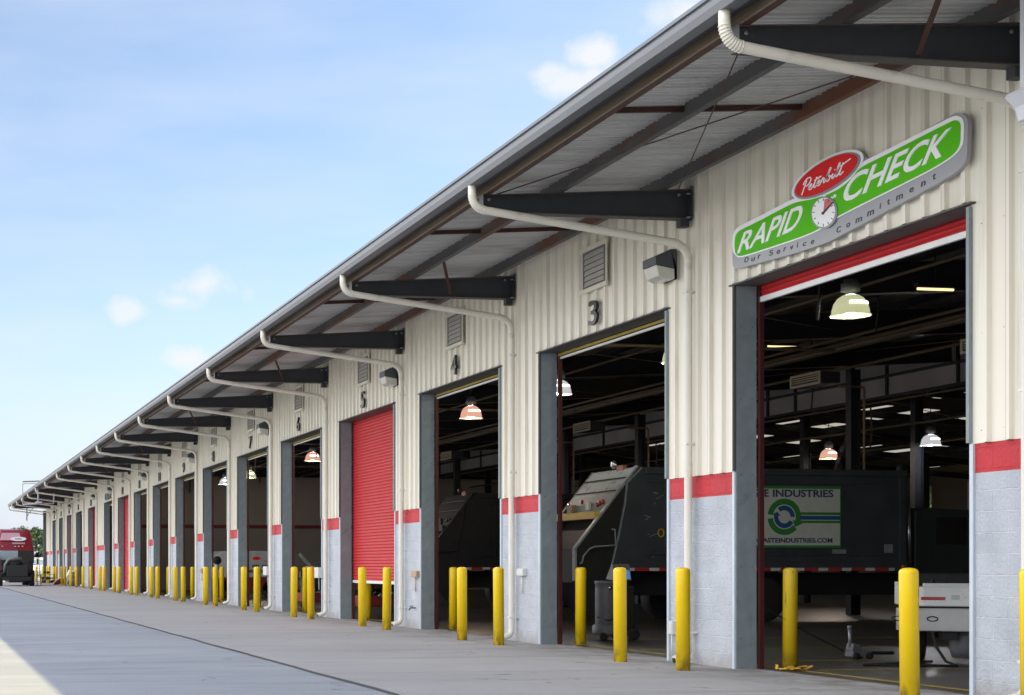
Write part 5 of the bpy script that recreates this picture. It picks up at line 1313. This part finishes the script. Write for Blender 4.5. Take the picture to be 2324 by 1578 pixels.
b = MB(); b.box(cxr-1.2, cxr+1.2, RY+3.1, RY+3.3, .5, 3.2); b.build('back_panel', M_redcab, t)

# ladder rack, junk and barrel by the far bays
LY = 100.5; lx0, lx1 = face_xz(84.5,1300,LY)[0], face_xz(89.5,1300,LY)[0]
t = thing('step_ladder', 'dark step ladder standing between the red truck and the building', 'ladder', ((lx0+lx1)/2, LY, 0))
zl = zat(1258, lx0, LY); b = MB(); b.bar((lx0,LY,.02),(lx0+.02,LY+.3,zl), .04, .04); b.bar((lx1+.1,LY,.02),(lx1-.05,LY+.3,zl), .04, .04); b.build('rails', M_truckd, t)
b = MB()
for k in range(7): b.bar((lx0,LY+.04*k,.3+k*.28),(lx1+.06,LY+.04*k,.3+k*.28), .05, .03)
b.build('treads', M_truckd, t)
HY = 103.0; hx0 = face_xz(120,1320,HY)[0]; 
t = thing('detached_hood', 'red and white truck hood lying on the ground by the far bays', 'truck hood', (hx0+.6, HY, .02))
b = MB(); b.prism([(hx0,.05),(hx0+.2,.3),(hx0+.55,.5),(hx0+.85,.42),(hx0+.8,.2),(hx0+.35,.05)], lambda a, c, y: (a, y, c), HY, HY+1.0); b.build('shell', M_redcab, t, bevel=.06)
b = MB(); b.prism([(hx0+.75,.2),(hx0+1.15,1.05),(hx0+1.32,1.1),(hx0+1.38,.8),(hx0+1.0,.15)], lambda a, c, y: (a, y, c), HY+.1, HY+.9); b.build('fender', M_white, t, bevel=.05)
b = MB(); b.tube([(hx0,HY-.02,.08),(hx0+.22,HY-.02,.34),(hx0+.55,HY-.02,.54),(hx0+.9,HY-.02,.42)], .04, 8); b.build('trim', M_whitebar, t)
BX, BZ = face_xz(185,1325,97.5)
t = thing('waste_drum', 'grey waste drum with a pale lid near the farther shut red bay', 'drum', (9.65, 98.6, .02))
MB().lathe([(.29,0),(.29,.3),(.30,.31),(.29,.33),(.29,.6),(.30,.61),(.29,.63),(.29,.88)], (9.65, 98.6, .02), 20).build('body', M_cartg, t)
MB().lathe([(.31,.88),(.31,.95),(.2,1.0),(.0,1.02)], (9.65, 98.6, .02), 20).build('lid', M_board, t)
PYR = 108.0; rx = face_xz(104,1300,PYR)[0]
t = thing('parts_rack', 'low yellow metal rack with scrap parts beside the far corner', 'rack', (rx, PYR, .02))
b = MB()
for x in (rx-.3, rx+.7):
    for y in (PYR, PYR+.8): b.bar((x,y,.02),(x,y,.72), .05, .05)
for z in (.3, .7): b.box(rx-.3, rx+.7, PYR, PYR+.8, z, z+.04)
b.build('frame', mat('rack_yellow', (.40,.28,.05), .6), t)
b = MB()
for k in range(24):
    c = (rx+rnd.uniform(-.3,.7), PYR+rnd.uniform(.0,.7), rnd.choice((.2,.45,.85))); s1 = rnd.uniform(.03,.1); b.box(c[0]-s1,c[0]+s1,c[1]-s1,c[1]+s1,c[2]-s1,c[2]+s1)
b.build('scrap_parts', M_engine, t)

# steel frame hung off the eave near the far end
GY = 96.0
def gp_(px, py): return face_xz(px, py, GY)
P = lambda px, py: (gp_(px,py)[0], GY, gp_(px,py)[1])
t = thing('hanging_pipe_frame', 'square grey pipe frame hanging off the eave above the red truck', 'frame', (gp_(87,1140)[0], GY, 5.0))
b = MB(); b.tube([P(51.5,1098),P(51.5,1144)], .035, 8); b.tube([P(51.5,1145),P(122,1142.5)], .045, 8); b.tube([P(122,1142),P(122,1097)], .045, 8); b.tube([P(51.5,1098),P(122,1096)], .03, 8); b.tube([P(86.5,1098),P(86.5,1141)], .055, 8); b.build('pipes', mat('frame_pipe', (.45,.45,.52), .4), t)
b = MB(); b.tube([P(51.5,1093.5),P(106,1091.5)], .04, 8); b.build('top_bar', M_cartg, t)
b = MB(); q = P(88,1141); b.box(q[0]-.2, q[0]+.2, GY-.12, GY+.12, q[2]-.02, q[2]+.06); b.build('mounting_plate', M_box, t)
AY = 75.0; ax, az_ = face_xz(129,1080,AY)
t = thing('roof_aerial', 'thin upright aerial rising above the eave near the far end', 'aerial', (ax, AY, az_))
MB().tube([(6.93, AY, 6.1),(6.93, AY, zat(1051, 6.93, AY))], .02, 6).build('mast', M_cartg, t)
MB().box(6.85, 7.0, AY-.05, AY+.05, 6.05, 6.18).build('clamp', M_cartg, t)
EY = Y_END-.5; ex0, ez0 = face_xz(61,1182,EY); _, ez1 = face_xz(61,1158,EY)
t = thing('hanging_bracket', 'thin bracket pole hanging under the farthest end of the roof', 'bracket', (ex0, EY, ez0))
MB().tube([(ex0,EY,ez0),(ex0,EY,ez1+.35)], .05, 6).build('pole', M_cartg, t); MB().tube([(ex0,EY,ez0+.35),(ex0+.6,EY,ez1+.3)], .03, 6).build('stay', M_cartg, t)

# ------------------------------------------------------------------ cars and bollards beyond the building
def make_van(lab, x, y, m):
    t = thing('parked_van', lab, 'van', (x, y, 0), 'white vehicles parked beyond the building')
    b = MB(); b.prism([(0,.35),(-.02,.95),(.95,1.12),(1.75,1.95),(2.1,2.1),(4.9,2.1),(5.0,.4)], lambda a, c, q: (x+q, y+a, c), -.98, .98); b.build('body', m, t, bevel=.08)
    b = MB(); b.quad((x-.85,y+1.0,1.16),(x+.85,y+1.0,1.16),(x+.78,y+1.68,1.90),(x-.78,y+1.68,1.90)); b.build('windscreen', M_glassb, t)
    for s in (-1, 1):
        MB().box(x+s*.72-.16, x+s*.72+.16, y-.04, y+.02, .62, .82).build('headlight', M_lens, t)
        for yy in (.9, 4.0): wheel(t, (x+s*.88, y+yy, .36), .35, .22, 'x')
    MB().box(x-.9, x+.9, y-.07, y+.0, .38, .56).build('bumper', M_grey, t)
    return t
M_carw = mat('car_white', (.75,.76,.77), .25, var=.03)
v = make_van('white van facing the camera between the red truck and the building', face_xz(95,1300,140)[0], 140, M_carw)
make_van('second white van farther off behind the first', face_xz(80,1300,152)[0]-1.0, 152, M_carw)
for k, px in enumerate((82, 97, 101)):
    yy = 124+k*2; X = face_xz(px, 1300, yy)[0]
    put(bo0, (X, yy, .0), 'yellow bollard beyond the building, %s' % ('nearest the red truck', 'in the middle of three', 'closest to the far corner')[k], 'yellow bollards beyond the far corner', False)

# ------------------------------------------------------------------ trees
def tree_mesh(seed, h, w_):
    r = random.Random(seed); tr = MB(); tr.tube([(0,0,0),(.1,0,h*.25),(-.1,.1,h*.55),(0,0,h*.85)], [w_*.05, w_*.04, w_*.025, .04], 8)
    for k in range(7):
        a = r.uniform(0,6.28); z = h*r.uniform(.28,.7); tr.tube([(0,0,z),(w_*.3*math.cos(a),w_*.3*math.sin(a),z+h*.14)], [.12,.03], 6)
    cl = [MB(), MB(), MB()]
    for k in range(52):
        a = r.uniform(0,6.28); zz_ = r.uniform(.22,.97); rr = w_*.5*math.sqrt(r.random())*(1.05-abs(zz_-.5)**1.5*1.6)
        c = Vector((rr*math.cos(a), rr*math.sin(a), h*zz_)); cr = r.uniform(.09,.17)*w_+.3; ci = r.choice((0,0,1,1,2))
        for q in range(95):
            d = Vector((r.gauss(0,1), r.gauss(0,1), r.gauss(0,.8))).normalized()*cr*r.uniform(.55,1.05); p = c+d; s = r.uniform(.22,.5)
            u = Vector((r.gauss(0,1),r.gauss(0,1),r.gauss(0,1))).normalized()*s; v_ = u.orthogonal().normalized()*s*.8
            cl[ci].quad(tuple(p-u-v_), tuple(p+u-v_), tuple(p+u+v_), tuple(p-u+v_))
    return tr, cl
protos = []
for s, h, w_ in ((1,12,8),(2,14,9),(3,10,7.5)):
    t = thing('tree', '', 'tree', (0,0,0), 'broad leafy trees behind the yard')
    tr, cl = tree_mesh(s, h, w_); tr.build('trunk', M_trunk, t)
    for c, m in zip(cl, M_leaf): c.build('crown', m, t)
    protos.append(t)
spots = []
for k in range(22): spots.append((-60+k*7.2+rnd.uniform(-2,2), 385+rnd.uniform(-18,30), rnd.uniform(.78,.98)))
for k in range(11): spots.append((78+rnd.uniform(0,10), 40+k*8.5+rnd.uniform(-2,2), rnd.uniform(.8,1.05)))
for k in range(6): spots.append((-2+k*8+rnd.uniform(-2,2), 262+rnd.uniform(-6,10), rnd.uniform(.40,.46)))
for k, (x, y, s) in enumerate(spots):
    pr = protos[k % 3]
    if k < 3: c = pr
    else: c = pr.copy(); COL.objects.link(c); [setattr(d, 'parent', c) for d in [COL.objects.link(e) or e for e in [ch.copy() for ch in kids(pr)]]]
    c.location = (x, y, 0); c.scale = (s*1.05, s*1.05, s); c.rotation_euler.z = rnd.uniform(0, 6.28)
    if k < 22: c['label'] = 'tall green tree in the distant tree line beyond the yard'; c['group'] = 'distant tree line beyond the yard'
    elif k < 33: c['label'] = 'green tree glimpsed through the back openings of the garage'; c['group'] = 'trees behind the garage'
    else: c['label'] = 'low bright green bushy tree in front of the distant tree line'; c['group'] = 'low trees before the tree line'
